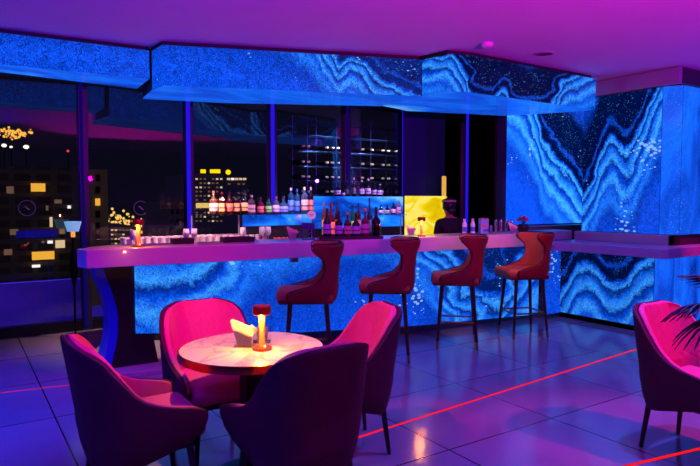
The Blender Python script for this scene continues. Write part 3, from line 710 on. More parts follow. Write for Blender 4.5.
row([(213.5, 191, 8, 'd8a070', 'e8c8b0', 'c07050', 'round', 'bottle with pale label'), (222, 192, 8, 'b05020', 'f0c080', '601810', 'square', 'amber bottle with cream label'),
     (229.5, 192, 7, '80281c', 'd06040', '301010', 'round', 'red brown bottle with orange label'), (237, 192, 7, '502018', 'f0b070', '201010', 'square', 'dark bottle with peach label'), (244.3, 190.5, 7, '402018', 'f0b060', '402030', 'round', 'dark bottle with yellow label')],
    6.48, zsh, 'amber bottles on the glass shelf', 'on the narrow glass shelf')
row([(251.5, 195, 9, 'e8a0b0', 'f0b8c0', 'c08090', 'square', 'square pale pink bottle'), (260.5, 197, 7, 'c04868', 'e84860', '401828', 'round', 'pink bottle with red label'), (268.5, 197, 7, '70b090', '90c060', '201820', 'round', 'bottle with green and yellow label'),
     (276, 196.5, 7, 'c8a0e0', 'e0b0d8', 'a04060', 'tall', 'slim bottle with lilac label'), (283.5, 196, 9.5, '70b8f0', '9090e8', '603040', 'squat', 'wide clear blue bottle'), (291, 187.5, 6.5, '60a8f0', '5080e0', 'd8d0d8', 'tall', 'tall blue bottle with pale stopper'),
     (297, 189, 6, '60a8f0', '4878e0', '3060c0', 'tall', 'tall blue bottle with blue stopper'), (304.5, 187, 7, 'b8c8e8', 'e8b0a0', 'e8e0d8', 'tall', 'clear bottle with red and white label'), (310.8, 187, 5.5, '503048', 'd87060', 'c8c0d0', 'tall', 'slim dark bottle with orange label')],
    6.50, z1s+.002, 'pastel bottles on the glowing plinth', 'on the low blue plinth')
row([(338, 183, 6, '101016', 'b8a8d8', '0c0c10', 'wine', 'dark bottle with lilac label'), (343.5, 189, 4, '181018', '9888c0', '100c10', 'wine', 'short dark bottle'), (346.8, 180.5, 5, '14101a', '30283c', '601818', 'wine', 'dark bottle with red cap'),
     (354, 177.5, 4.5, '18141c', '584868', 'e8d8d0', 'wine', 'slim dark bottle with white cap'), (361.8, 180, 5.5, '0c0c14', 'b0a0d8', 'a8a0b0', 'wine', 'black bottle with lilac label and grey cap'), (368, 178.5, 5.5, '0c0c14', 'a898d0', 'c8c0d0', 'wine', 'black bottle with purple label and pale cap'),
     (374.3, 182, 5, '0c0c14', 'a090c8', '100c14', 'wine', 'black bottle with small lilac label'), (380, 184, 5.5, '485878', 'b8c0e0', 'a0b0d0', 'round', 'grey bottle with pale label'), (387, 183.5, 7, '08080c', None, '181820', 'squat', 'round black bottle'), (396, 184, 8, '06060a', None, '101018', 'squat', 'wide black decanter')],
    6.68, z1t+.002, 'bottles on top of the blue display box', 'on the blue display box')
row([(381, 205, 5, '16121c', 'e0d0d8', '100c14', 'round', 'dark bottle with white label'), (387.3, 205, 5, '1a1418', 'd8b8a0', '201418', 'round', 'brown bottle with cream label'), (393.5, 203, 5.5, '401c28', 'e0a8b8', '181018', 'round', 'wine red bottle with pink label'), (399, 200, 4.5, 'c8a0c8', 'c090c0', 'b880a8', 'tall', 'slim pale lilac bottle')],
    6.42, zg, 'bottles on the glass shelf by the yellow panel', 'on the small glass shelf')
# bottles standing on the worktop in front of the display box
row([(330, 203, 6, 'd02818', 'f04020', '601010', 'squat', 'glowing red bottle'), (322.5, 202, 4, 'e07028', 'f08838', 'c06030', 'tall', 'slim orange bottle'), (351, 203, 5, '30a858', '80c850', '184020', 'tall', 'green bottle'), (358.5, 202, 5, 'b03028', 'c84030', '301010', 'tall', 'red bottle')],
    6.40, 1.0015, 'bottles on the worktop before the blue box', 'on the worktop before the blue box') if False else None
for i, (px, pt, w, g, l, c, shp, look) in enumerate([(324, 202, 4.5, 'f08030', 'f8a040', 'c06030', 'tall', 'slim orange bottle'), (331, 203, 8, 'e03018', 'f86040', '801010', 'round', 'bright red bottle with orange label'), (337, 202, 4, 'c02820', 'd83828', '501010', 'tall', 'slim red bottle'),
        (352.5, 205, 5, '40b050', '90d850', '184020', 'tall', 'green bottle'), (358.5, 203, 4.5, 'b83028', 'c84030', '301010', 'tall', 'red bottle with red label'), (369.5, 198, 5.5, '182840', '203868', '101420', 'wine', 'dark blue bottle')]):
    yb = 6.50; b0 = at(px, 220, y=yb); d = b0.x*math.sin(TH)+yb*math.cos(TH)
    bottle((b0.x, yb, 1.001), at(px, pt, y=yb).z-1.001, w/2*d/F, g, l, c, '%s, %s from left behind the tray bottles' % (look, ORD[i]), 'bottles on the back worktop', shp, opaque=(shp == 'wine'))

# bottle tray on the bar counter
pa, pb = at(321, 238.6, y=5.22), at(385, 238.6, y=4.98)
tc_ = ((pa+pb)/2); tc_.z = 1.1
trd = Vector((pb.x-pa.x, pb.y-pa.y)); tl = trd.length; ta = math.atan2(trd.y, trd.x)
tr = thing('bottle_tray', 'long black rubber tray of bottles on the bar counter', 'tray', (tc_.x, 5.16, 1.1), ta)
MB().box((0, 0, .008), (tl, .15, .016)).build('base', mat('tray_black', '0a0810', .5), tr, bevel=.005)
for sy in (-.07, .07): MB().box((0, sy, .022), (tl, .012, .016)).build('lip', MATS['tray_black'], tr, bevel=.003)
for i, (px, pt, w, g, l, c, shp, look) in enumerate([(329.5, 208, 8, '120c18', 'a070d8', '0c0810', 'wine', 'dark bottle with wide purple label'), (341.5, 211, 7.5, '120c18', 'a878d8', '0c0810', 'wine', 'black bottle with violet label'), (350.3, 212, 7.5, '40202c', 'c078a8', 'c09048', 'wine', 'wine bottle with pink label'),
        (359, 213, 8, '14101c', 'b070c8', '0c0c10', 'wine', 'black bottle with magenta label'), (368.5, 208, 8, '5c3838', 'c080b0', 'd8a860', 'wine', 'brown bottle with gold cap'), (380, 207, 9, '08080a', None, '181010', 'wine', 'wide black bottle without a label')]):
    k = (px-353)/64*.98*tl
    x = tr.location.x+k*math.cos(ta); y = tr.location.y+k*math.sin(ta)
    q = at(px, 220, y=y); d = q.x*math.sin(TH)+y*math.cos(TH)
    bottle((x, y, 1.1165), at(px, pt, y=y).z-1.1165, w/2*d/F, g, l, c, '%s, %s from the left on the black tray' % (look, ORD[i]), 'bottles on the black tray', shp, opaque=True)

# ------------------------------------------------------------------ other things on the counter
DK = mat('caddy_black', '09060c', .5)
for i, (x0, x1, lab) in enumerate(((170, 191, 'low black bar caddy near the left end of the counter'), (219, 250, 'wide low black bar caddy on the counter left of the napkin holder'))):
    a = at(x0, 240, y=5.50-.03*i); b = at(x1, 240, y=5.47-.05*i)
    t = thing('bar_caddy', lab, 'caddy', ((a.x+b.x)/2, 5.44-.06*i, 1.1), -.08, 'black bar caddies')
    w = b.x-a.x
    MB().box((0, 0, .005), (w, .14, .01)).build('base', DK, t)
    for c_, s_ in (((0, -.066, .028), (w, .008, .04)), ((0, .066, .028), (w, .008, .04)), ((-w/2+.004, 0, .028), (.008, .125, .04)), ((w/2-.004, 0, .028), (.008, .125, .04))):
        MB().box(c_, s_).build('side', DK, t)
# menu stand with round white sign
q = at(307.5, 239, y=5.32)
mf = thing('menu_frame', 'purple tinted acrylic menu frame standing on the bar counter', 'menu stand', (q.x, 5.30, 1.1), -TH)
PURA = mat('violet_acrylic', '5038a0', .15, trans=.3)
MB().box((0, 0, .006), (.13, .09, .012)).build('base', PURA, mf)
for sx in (-.058, .058): MB().box((sx, 0, .09), (.012, .012, .16)).build('upright', PURA, mf)
MB().box((0, 0, .135), (.104, .006, .07)).build('plate', PURA, mf)
MB().box((0, 0, .06), (.104, .01, .012)).build('crossbar', PURA, mf)
q = at(313.5, 215, y=5.38)
rs = thing('round_sign', 'round white card sign on a slim stand beside the menu frame', 'sign', (q.x, 5.42, 1.1), -TH)
MB().cyl((0, 0, 0), (0, 0, .006), .035, n=20).build('base', STEEL, rs)
MB().cyl((0, .006, .006), (0, .006, q.z-1.1), .004, n=8).build('stem', STEEL, rs)
MB().cyl((0, -.004, q.z-1.1), (0, .0, q.z-1.1), .045, n=32).build('disc', mat('white_card', 'f4f0f0', .6, emit='ffffff', es=.12), rs)
for dz, w in ((.006, .05), (-.008, .034)): MB().box((0, -.0045, q.z-1.1+dz), (w, .001, .004)).build('lettering', mat('print_grey', '707078', .6), rs)
# tins, box, shakers at right
WHT = mat('milk_white', 'd8dcf0', .4)
CT = lambda px: at(px, 234.5, z=1.1)
yR = 5.12
def onbar(px, y): q = at(px, 230, y=y); return (q.x, y, 1.1)
for i, px in enumerate((464.5, 472.7)):
    L = onbar(px, yR)
    t = thing('drink_carton', '%s of two white and blue bottles left of the square tin on the bar' % ('left-hand', 'right-hand')[i], 'bottle', L, -TH, 'white and blue bottles on the bar')
    MB().lathe([(0, 0), (.026, 0), (.027, .01), (.027, .12), (.014, .145), (.014, .165), (0, .165)], n=16).build('body', WHT, t, smooth='auto')
    MB().lathe([(.0275, .03), (.0275, .085), (.027, .085), (.027, .03)], n=16).build('label', mat('label_blue', '4a58c8', .5), t)
    MB().lathe([(0, .18), (.016, .18), (.016, .155), (0, .155)], n=12).build('cap', mat('cap_pale', 'b0b8e8', .4), t)
L = onbar(483.5, yR-.02)
t = thing('square_tin', 'square pale blue tin between the white bottles and steel shakers', 'tin', L, -TH+.25)
MB().box((0, 0, .085), (.105, .07, .17)).build('body', mat('tin_pale', '8098d8', .35), t, bevel=.006)
MB().box((0, 0, .177), (.10, .066, .014)).build('lid', mat('tin_lid', 'a87888', .35, .4), t, bevel=.003)
MB().box((-.012, -.0356, .09), (.05, .001, .035)).build('label', mat('tin_label', 'c84060', .5), t)
MB().box((.012, -.0356, .04), (.07, .001, .03)).build('label', mat('tin_label_blue', '3050c0', .5), t)
for i, (px, h, r) in enumerate(((491, .10, .018), (496, .165, .022), (501, .17, .022), (506.5, .165, .022), (511.5, .15, .02))):
    L = onbar(px, yR-.06+.03*(i % 2))
    t = thing('cocktail_shaker', '%s, %s from the left beside the square tin' % (('short steel jigger', 'tall steel shaker', 'tall steel shaker', 'tall pinkish shaker', 'narrow steel shaker')[i], ORD[i]), 'shaker', L, 0, 'steel shakers on the bar')
    MB().lathe([(0, 0), (r*.8, 0), (r, h*.8), (r*.98, h*.84), (0, h*.84)], n=18).build('body', mat('shaker_steel', 'b8b8c8', .22, .9), t, smooth='auto')
    MB().lathe([(r*.98, h*.84), (r*.7, h*.95), (r*.4, h), (0, h)], n=18).build('lid', mat('shaker_lid', '9898b0', .25, .9), t, smooth='auto')
q = onbar(523, 5.08)
t = thing('flower_pot', 'dark round pot of dusty pink flowers at the right end of the bar', 'flowers', (q[0], 5.08, 1.1))
MB().lathe([(0, 0), (.05, 0), (.075, .05), (.06, .10), (.0, .10)], n=20).build('pot', mat('pot_dark', '101018', .4), t, smooth='auto')
for k in range(9):
    a = k*2.4; rr = .02+.012*k*.6
    b = MB(); c_ = Vector((rr*math.cos(a), rr*math.sin(a), .165+.02*math.cos(k*1.7)))
    b.ball(c_, .026, (1, 1, .75), 10, 7); f_ = b.build('bloom', mat('dusty_pink', 'b88088', .7), t, smooth=True)
    MB().cyl((0, 0, .09), c_, .003, n=6).build('stem', mat('stem_green', '2c3020', .7), f_)

# ------------------------------------------------------------------ glasses on the back worktop
GL = mat('glass_frost', 'f8e4e4', .15, trans=.15, spec=.8)
def tumbler(kind):
    t = thing('tumbler' if kind == 0 else 'wine_glass', '', 'glass', (0, 0, 0))
    if kind == 0:
        MB().lathe([(0, .006), (.024, .006), (.026, .0), (.034, .10), (.031, .10), (.023, .01), (0, .01)], n=14).build('bowl', GL, t, smooth='auto')
    else:
        MB().lathe([(0, 0), (.032, 0), (.030, .004), (.005, .01), (.004, .08), (0, .08)], n=14).build('stem', GL, t, smooth='auto')
        MB().lathe([(0, .08), (.02, .088), (.036, .125), (.034, .16), (.030, .19), (.028, .19), (.033, .15), (.018, .092), (0, .085)], n=14).build('bowl', GL, t, smooth='auto')
    return t
tum, wg = tumbler(0), tumbler(1); first = [True, True]
n = 0
rows_g = [('front', 6.405, 1.50, 3.02, 20), ('middle', 6.595, 1.50, 3.02, 20), ('back', 6.68, 1.50, 3.02, 20)]
for nm, y, xa, xb, cnt in rows_g:
    for k in range(cnt):
        x = xa+(xb-xa)*k/(cnt-1); lab = 'clear tumbler, %s from the left in the %s row of glasses on the back worktop' % (ORD[k], nm); loc = (x, y, 1.001)
        if first[0]: tum.location = loc; tum['label'] = lab; tum['group'] = 'tumblers on the back worktop'; first[0] = False
        else: dup(tum, loc, 0, lab)
for k, px in enumerate((133, 186, 194, 243, 262, 268)):
    y = 6.80 if k != 3 else 6.36
    y = 6.35; x = at(px, 230, y=y).x
    lab = 'stemmed wine glass, %s from the left in front of the tumblers' % ORD[k]
    if k == 0: wg.location = (x, y, 1.001); wg['label'] = lab; wg['group'] = 'wine glasses on the back worktop'
    else: dup(wg, (x, y, 1.001), 0, lab)
# fruit crate: small red-orange basket
q = at(282, 238, y=6.33)
bk = thing('garnish_tray', 'pale garnish tray of red fruit on the back worktop', 'tray', (q.x, 6.36, 1.0005))
MB().box((0, 0, .012), (.2, .08, .02)).build('tray', mat('tray_steel', 'a0a0a8', .3, .8), bk, bevel=.003)
for k in range(6):
    tag(MB().ball((q.x-.075+.03*k, 6.36+.012*(-1)**k, 1.0005+.022+.02), .02, (1, 1, .98), 12, 8).build('strawberry', mat('fruit_red', 'd84030', .4), smooth=True), 'red fruit, %s from the left on the garnish tray' % ORD[k], 'fruit', 'fruit on the garnish tray')

# tulip-shaded lamp shape, made up for a reflection in the window
q = at(73, 232, y=7.05)
fl_ = thing('reflection_lamp', 'slim lamp shape with pale blue flared shade standing in for a left window reflection', 'floor lamp', (q.x, 7.05, 0))
z1, z0 = at(73, 221.5, y=7.05).z, at(73, 231.5, y=7.05).z
MB().lathe([(0, 0), (.11, 0), (.11, .015), (.02, .03), (0, .03)], n=24).build('base', BLACKM, fl_, smooth='auto')
MB().lathe([(.012, .03), (.012, .55), (.04, .72), (.036, .88), (.014, .98), (.014, z0-.03), (0, z0-.03)], n=16).build('pole', BLACKM, fl_, smooth='auto')
MB().cyl((0, 0, z0-.06), (0, 0, z0+.02), .022, n=14).build('bulb_holder', mat('amber_glow', 'f0a050', .4, emit='ff9a40', es=1.0), fl_)
MB().lathe([(.058, z0), (.088, z1), (.084, z1), (.054, z0)], n=28).build('shade', mat('pale_shade', 'a8d8f0', .6, emit='8cc8f0', es=.55), fl_, smooth='auto')

# ------------------------------------------------------------------ wine rack behind the glass
ry = 8.0
rk = thing('wine_rack', 'tall wire wine rack standing behind the window glass', 'wine rack', (5.4, ry, -.01))
WIRE = mat('rack_wire', '30509a', .35, .7)
xs = [at(px, 150, y=ry).x for px in (298, 313, 322, 342.5, 356, 367, 377, 392.4, 405)]
zr = [at(350, py, y=ry).z for py in (122, 134, 149, 163.5, 177.5, 191.5)]
for x in xs: MB().cyl((x-5.4, .175, 0), (x-5.4, .175, 2.80), .006, n=8).build('upright', WIRE, rk)
for z in zr:
    MB().cyl((xs[0]-5.4, -.005, z-.055), (xs[-1]-5.4, -.005, z-.055), .006, n=8).build('rail', WIRE, rk)
    MB().cyl((xs[0]-5.4, .16, z-.055), (xs[-1]-5.4, .16, z-.055), .006, n=8).build('rail', WIRE, rk)
def wine():
    t = thing('wine_bottle', '', 'bottle', (0, 0, 0), 0, 'wine bottles lying in the wire rack')
    prof = [(0, 0), (.036, .0), (.038, .01), (.038, .18), (.03, .21), (.0145, .235), (.0145, .30), (0, .30)]
    b = MB().lathe(prof, n=14).build('body', mat('wine_glass_dark', '0c1018', .15), t, smooth=True); b.rotation_euler = (PI/2, 0, 0); b.location = (0, .16, 0)
    c = MB().lathe([(0, .305), (.016, .303), (.0165, .25), (.0, .25)], n=12).build('foil_cap', mat('foil_pale', 'f8e8d0', .3, .2), t, smooth='auto'); c.rotation_euler = (PI/2, 0, 0); c.location = (0, .16, 0)
    return t
w0 = wine(); cnt = 0
for ri, py in enumerate((149, 163.5, 177.5, 191.5)):
    for ci, px in enumerate((302.5, 308, 326.5, 332, 337.6, 362, 371.5, 382.5, 388, 396, 401.3)):
        p = at(px, py, y=ry-.1); lab = 'wine bottle lying in the wire rack, row %s from the top, %s from the left' % (ORD[ri], ORD[ci])
        loc = (p.x, ry, zr[2+ri]-.055+.047)
        if cnt == 0: w0.location = loc; w0['label'] = lab
        else: dup(w0, loc, 0, lab)
        cnt += 1

# ------------------------------------------------------------------ bartender
SKIN = mat('skin', 'a87458', .55); CLOTH = noisy(mat('black_shirt', '0c0a0c', .8), 80, .2); HAIR = mat('black_hair', '0a0708', .4)
def skin_mesh(name, verts, edges, radii, m, parent, sub=2):
    me = bpy.data.meshes.new(name); me.from_pydata(verts, edges, []); me.materials.append(m)
    o = bpy.data.objects.new(name, me); C.objects.link(o); o.parent = parent
    md = o.modifiers.new('skin', 'SKIN'); md.use_smooth_shade = True
    if not me.skin_vertices: me.skin_vertices.new()
    for i, r in enumerate(radii):
        sv = me.skin_vertices[0].data[i]; rr = r if isinstance(r, tuple) else (r, r); sv.radius = rr; sv.use_root = (i == 0)
    s = o.modifiers.new('sub', 'SUBSURF'); s.levels = sub; s.render_levels = sub
    return o
def person():
    q = at(450, 230, y=5.88)
    t = tag(bpy.data.objects.new('person', None), 'bartender in black shirt with a cap over black hair, seen from behind the counter', 'person'); C.objects.link(t); t.location = (q.x, 5.88, 0); t.rotation_euler[2] = PI/2-.25
    # local +x = facing direction
    V = []; E = []; R = []
    def v(p, r, link=None):
        V.append(p); R.append(r); i = len(V)-1
        if link is not None: E.append((link, i))
        return i
    pel = v((0, 0, .80), (.12, .15)); w = v((0, 0, .93), (.10, .13), pel); c1 = v((.0, 0, 1.08), (.11, .15), w); c2 = v((.01, 0, 1.19), (.09, .13), c1)
    nk = v((.02, 0, 1.27), .048, c2); nk2 = v((.035, 0, 1.32), .047, nk); hd = v((.05, 0, 1.39), (.085, .075), nk2); hd2 = v((.05, 0, 1.455), (.09, .078), hd); v((.045, 0, 1.495), (.06, .055), hd2)
    for s in (1, -1):
        sh_ = v((.0, .155*s, 1.20), .055, c2); el = v((-.01, .20*s, .97), .04, sh_); wr = v((.18, .17*s, .90), .028, el); pm = v((.25, .16*s, .905), (.018, .034), wr)
        for k, ln in enumerate((.062, .07, .066, .052)):
            o_ = (k-1.5)*.017; a = v((.275, .16*s+o_, .905), .009, pm); b = v((.275+ln*.5, .16*s+o_, .90), .0085, a); v((.275+ln*.85, .16*s+o_, .885), .007, b)
        a = v((.225, (.16-.03)*s, .90), .0105, wr); v((.255, (.16-.052)*s, .892), .009, a)
        hp = v((0, .085*s, .75), .078, pel); kn = v((.02, .09*s, .43), .055, hp); an = v((0, .09*s, .08), .036, kn); ft = v((.05, .095*s, .04), .036, an); v((.14, .10*s, .03), .028, ft)
    skin_mesh('body', V, E, R, SKIN, t)
    # shirt and trousers follow the body
    V2, E2, R2 = [], [], []
    def g(p, r, link=None):
        V2.append(p); R2.append(r); i = len(V2)-1
        if link is not None: E2.append((link, i))
        return i
    pel = g((0, 0, .80), (.135, .165)); w = g((0, 0, .93), (.115, .145), pel); c1 = g((0, 0, 1.08), (.125, .165), w); c2 = g((.01, 0, 1.195), (.105, .145), c1); g((.018, 0, 1.262), .062, c2)
    for s in (1, -1):
        sh_ = g((0, .158*s, 1.20), .07, c2); el = g((-.01, .203*s, .97), .053, sh_); g((.13, .18*s, .915), .042, el)
        hp = g((0, .085*s, .75), .092, pel); kn = g((.02, .09*s, .43), .07, hp); g((0, .09*s, .10), .055, kn)
    skin_mesh('clothing', V2, E2, R2, CLOTH, t)
    for s in (1, -1): MB().ball((.06, .095*s, .036), .036, (2.4, 1.15, 1), 14, 8).build('shoe', MATS['black_hair'], t, smooth=True)
    MB().ball((.028, 0, 1.432), .093, (1.0, .95, 1.02), 20, 14).build('hair', HAIR, t, smooth=True)
    b = MB(); b.ball((-.05, 0, 1.36), .045, (.8, 1.25, 1.0), 12, 8); b.build('hair_nape', HAIR, t, smooth=True)
    cp = MB().lathe([(.094, .0), (.092, .022), (.075, .045), (.04, .058), (0, .062)], (.028, 0, 1.465), 24).build('cap', mat('cap_black', '120c10', .7), t, smooth='auto')
    MB().lathe([(.0955, .008), (.0955, .022), (.088, .036), (.086, .034), (.093, .022), (.093, .008)], (.028, 0, 1.465), 24).build('cap_band', mat('cap_band_tan', 'b09070', .6), cp)
    MB().ball((.145, 0, 1.40), .014, (1, .8, 1.4), 10, 8).build('nose', SKIN, t, smooth=True)
    for s in (1, -1):
        MB().ball((.04, .084*s, 1.40), .02, (.7, .35, 1.2), 10, 8).build('ear', SKIN, t, smooth=True)
        MB().ball((.128, .03*s, 1.425), .010, (.6, 1.2, .8), 10, 8).build('eye', mat('eye_white', 'e8e4e0', .3), t, smooth=True)
    MB().ball((.132, 0, 1.358), .016, (.4, 1.3, .35), 10, 8).build('mouth', mat('lips', '8a4640', .5), t, smooth=True)
person()

# ------------------------------------------------------------------ palm at the right
pp = thing('potted_palm', 'dark fan palm with spiky fronds entering at the right of the lone chair', 'plant', (2.93, 1.17, 0))
MB().lathe([(0, 0), (.11, 0), (.15, .34), (.16, .38), (.145, .38), (.135, .34), (0, .33)], n=28).build('pot', mat('pot_black', '0c0a0c', .4), pp, smooth='auto')
LEAF = mat('palm_leaf', '0a0f10', .45)
MB().tube([(0, 0, .32), (-.02, .02, .6), (-.01, .04, .86)], [.035, .03, .02], 10).build('trunk', mat('palm_trunk', '1c1410', .8), pp, smooth=True)
def frond(base, d, up, n, ln):
    mb = MB(); base = Vector(base); d = Vector(d).normalized(); up = Vector(up).normalized(); side = d.cross(up).normalized()
    stem0 = Vector((-.01, .04, .84)); mb.tube([stem0, (stem0+base)/2+Vector((0, 0, .03)), base], .005, 6)
    for k in range(n):
        a = (k/(n-1)-.5)*math.radians(150); v = (d*math.cos(a)+side*math.sin(a)).normalized(); w = up.cross(v).normalized()*.010; L_ = ln*(1-.25*abs(k/(n-1)-.5)*2)
        rows = []
        for q in range(6):
            u = q/5; c = base+v*L_*u+up*(.03*math.sin(u*PI)-.05*u*u)*L_/.25; ww = w*(math.sin(PI*min(1, .12+u*.88)))**.7 if u < 1 else w*.05
            rows.append([c-ww, c+up*.003, c+ww])
        mb.grid(rows)
    return mb.build('frond', LEAF, pp, solid=(.0015, 0))
PF = [((-.17, .12, 1.03), (-.835, .52, -.05), (.1, .3, 1), 13, .24), ((-.13, .10, .97), (-.8, .55, -.35), (-.2, .2, 1), 13, .24), ((-.08, .10, 1.10), (-.6, .4, .35), (.5, -.3, .6), 15, .22), ((.15, .0, 1.03), (1, -.2, .1), (0, 0, 1), 15, .24), ((.05, -.12, .98), (.2, -1, .0), (0, 0, 1), 13, .22), ((.05, .2, .98), (.2, 1, .0), (0, 0, 1), 13, .22)]
for f_ in PF: frond(*f_)

# ------------------------------------------------------------------ the city outside
CITYG = mat('city_dark', '08070c', .9)
struct(MB().box((60, 180, -40.5), (700, 340, 1)).build('city_ground', CITYG))
WARM = [emis('window_warm', 'ffb838', 1.1), emis('window_cream', 'ffd9a0', .9), emis('window_dim', 'b08868', .35), emis('window_white', 'fff0e0', 1.4)]
def facade(name, label, y, px0, px1, ptop, depth, m, zb=-40, xoff=0):
    a = at(px0, 200, y=y); b = at(px1, 200, y=y); zt = at((px0+px1)/2, ptop, y=y).z
    t = thing(name, label, 'building', ((a.x+b.x)/2, y+depth/2, zb))
    MB().box((0, 0, (zt-zb)/2), (b.x-a.x, depth, zt-zb)).build('wall', m, t)
    return t, a.x, b.x, zt
def win(t, px, py, w, h, y, m, name='window'):
    a = at(px-w/2, py+h/2, y=y); b = at(px+w/2, py-h/2, y=y); L0 = t.location
    MB().box(((a.x+b.x)/2-L0.x, y-.08-L0.y, (a.z+b.z)/2-L0.z), (abs(b.x-a.x), .16, abs(b.z-a.z))).build(name, m, t)
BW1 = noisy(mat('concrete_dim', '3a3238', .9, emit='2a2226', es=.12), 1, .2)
Y1 = 48
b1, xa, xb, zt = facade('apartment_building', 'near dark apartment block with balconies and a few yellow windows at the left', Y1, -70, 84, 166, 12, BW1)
for k in range(12):
    z = at(40, 172+k*11.4, y=Y1).z
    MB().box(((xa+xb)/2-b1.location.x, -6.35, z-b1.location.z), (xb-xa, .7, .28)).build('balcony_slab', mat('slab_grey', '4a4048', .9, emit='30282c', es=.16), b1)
for k in range(7):
    x = xa+(xb-xa)*(k+.5)/7
    MB().box((x-b1.location.x, -6.2, (zt+40)/2), (.35, .4, zt+40)).build('pilaster', MATS['slab_grey'], b1)
for px, py, w, h, c in ((38, 187.5, 14, 8, 0), (58, 201.5, 7, 4, 2), (69, 207, 3, 3, 3), (60, 244, 9, 8, 1), (43, 255.5, 22, 9, 0), (51, 222, 2.4, 10, 1), (62, 231.5, 6, 5, 2), (36, 266, 8, 3, 3), (50, 242, 5, 3, 3), (43, 242, 3, 2, 2), (47, 208, 2, 5, 2), (8, 252, 8, 6, 2), (10, 190, 7, 7, 2), (14, 232, 8, 6, 2)):
    win(b1, px, py, w, h, Y1-.85, WARM[c])
win(b1, 36, 234, 40, 8, Y1-.9, emis('blue_reflection_glow', '1c14a0', .45), 'reflection_strip')  # glowing strip stands in for a blue reflection in the glass
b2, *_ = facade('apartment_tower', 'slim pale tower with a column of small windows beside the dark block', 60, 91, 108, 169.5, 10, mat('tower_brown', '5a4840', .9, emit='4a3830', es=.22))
for k in range(9):
    win(b2, 97.5, 178+k*12, 4.5, 7, 60, WARM[0] if k == 2 else mat('window_dark', '0c0a0e', .3))
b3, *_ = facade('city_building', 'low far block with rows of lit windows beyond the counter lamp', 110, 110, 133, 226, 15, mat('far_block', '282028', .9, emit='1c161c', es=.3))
for r_ in range(4):
    for k in range(6):
        if random.random() < .6: win(b3, 112+k*3.8, 230+r_*4.5, 2.2, 1.4, 110, WARM[random.choice((1, 2, 2))])
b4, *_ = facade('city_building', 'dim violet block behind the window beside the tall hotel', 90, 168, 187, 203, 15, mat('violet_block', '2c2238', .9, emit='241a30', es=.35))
for r_ in range(3):
    for k in range(3): win(b4, 172+k*5.5, 212+r_*9, 3, 4, 90, MATS['window_dark'])
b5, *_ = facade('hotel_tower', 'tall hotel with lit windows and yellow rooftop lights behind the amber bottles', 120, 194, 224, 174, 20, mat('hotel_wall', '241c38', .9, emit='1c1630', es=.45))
for r_ in range(11):
    for k in range(7):
        if random.random() < .7: win(b5, 196.5+k*4.1, 179+r_*4.2, 2.0, 1.6, 120, WARM[random.choice((2, 2, 1, 2))])
win(b5, 204, 205.5, 16, 5, 119.5, emis('lit_band', 'ffd070', 1.0), 'lit_band')
for px, w in ((203, 5), (212, 4), (217, 6)): win(b5, px, 171.3, w, 3.6, 119.5, emis('rooftop_yellow', 'ffd000', 1.6), 'roof_light')
b6, *_ = facade('hotel_tower', 'second hotel wing with stepped lit top and round yellow roof light', 122, 226, 247, 177, 20, MATS['hotel_wall'])
for k in range(5): win(b6, 228.5+k*4, 179, 3, 2, 121.5, WARM[3 if k == 1 else 1])
for r_ in range(8):
    for k in range(4):
        if random.random() < .6: win(b6, 229+k*4.8, 184+r_*4.5, 2.2, 1.5, 122, WARM[2])
p = at(230, 172, y=121); L0 = b6.location
MB().ball((p.x-L0.x, -10, p.z-L0.z), .55).build('roof_light', MATS['rooftop_yellow'], b6)
# hillside of far lights: uncountable specks
mb = MB()
def speck(px, py, r, y): 
    p = at(px, py, y=y); mb.ball(p, r, (1, 1, 1), 6, 4)
for k in range(90):
    speck(random.gauss(121, 8), random.gauss(222, 5) if random.random() < .6 else random.uniform(216, 246), random.uniform(.15, .5), 200)
for k in range(130): speck(random.uniform(140, 194), random.uniform(212, 241), random.uniform(.12, .4), 200)
for k in range(40): speck(random.uniform(60, 110), random.uniform(214, 236), random.uniform(.12, .35), 200)
tag(mb.build('distant_city_lights', emis('city_light', 'ffc860', 1.3)), 'scatter of tiny yellow city lights on the far hillside', 'city lights', kind='stuff')
mb = MB()
for k in range(60): speck(random.gauss(12, 9), random.gauss(132, 2.6)+abs(random.gauss(0, 1.5)), random.uniform(.2, .5), 220)
tag(mb.build('hill_lights', emis('hill_light', 'ffb040', 1.5)), 'cluster of golden lights high on the hill above the dark apartment block', 'city lights', kind='stuff')
for k, (px, py, r, lab) in enumerate(((4, 145.5, 3.2, 'white floodlight at the left edge above the dark apartment block'), (11, 147, 2.0, 'small cream floodlight second from the left edge above the apartment block'), (26, 147, 3.6, 'large white floodlight above the dark apartment roof'), (-1, 135, 1.6, 'small white lamp beneath the golden hill lights'))):
    p = at(px, py, y=70); t = thing('floodlight', lab, 'floodlight', (p.x, 70, p.z-3), 0, 'floodlights above the apartment roof')
    MB().cyl((0, 0, -30), (0, 0, 3), .06, n=6).build('mast', CITYG, t); MB().ball((0, -.1, 3), r*.075, (1, .6, .75), 12, 8).build('lamp_head', emis('flood_white', 'fff2d0', 1.8), t)
p = at(68, 151, y=70); t = thing('warning_light', 'tiny red aircraft warning light above the apartment roof', 'warning light', (p.x, 70, p.z-3))
MB().cyl((0, 0, -30), (0, 0, 3), .05, n=6).build('mast', CITYG, t); MB().ball((0, 0, 3), .12).build('lamp_head', emis('warn_red', 'ff3040', 2), t)

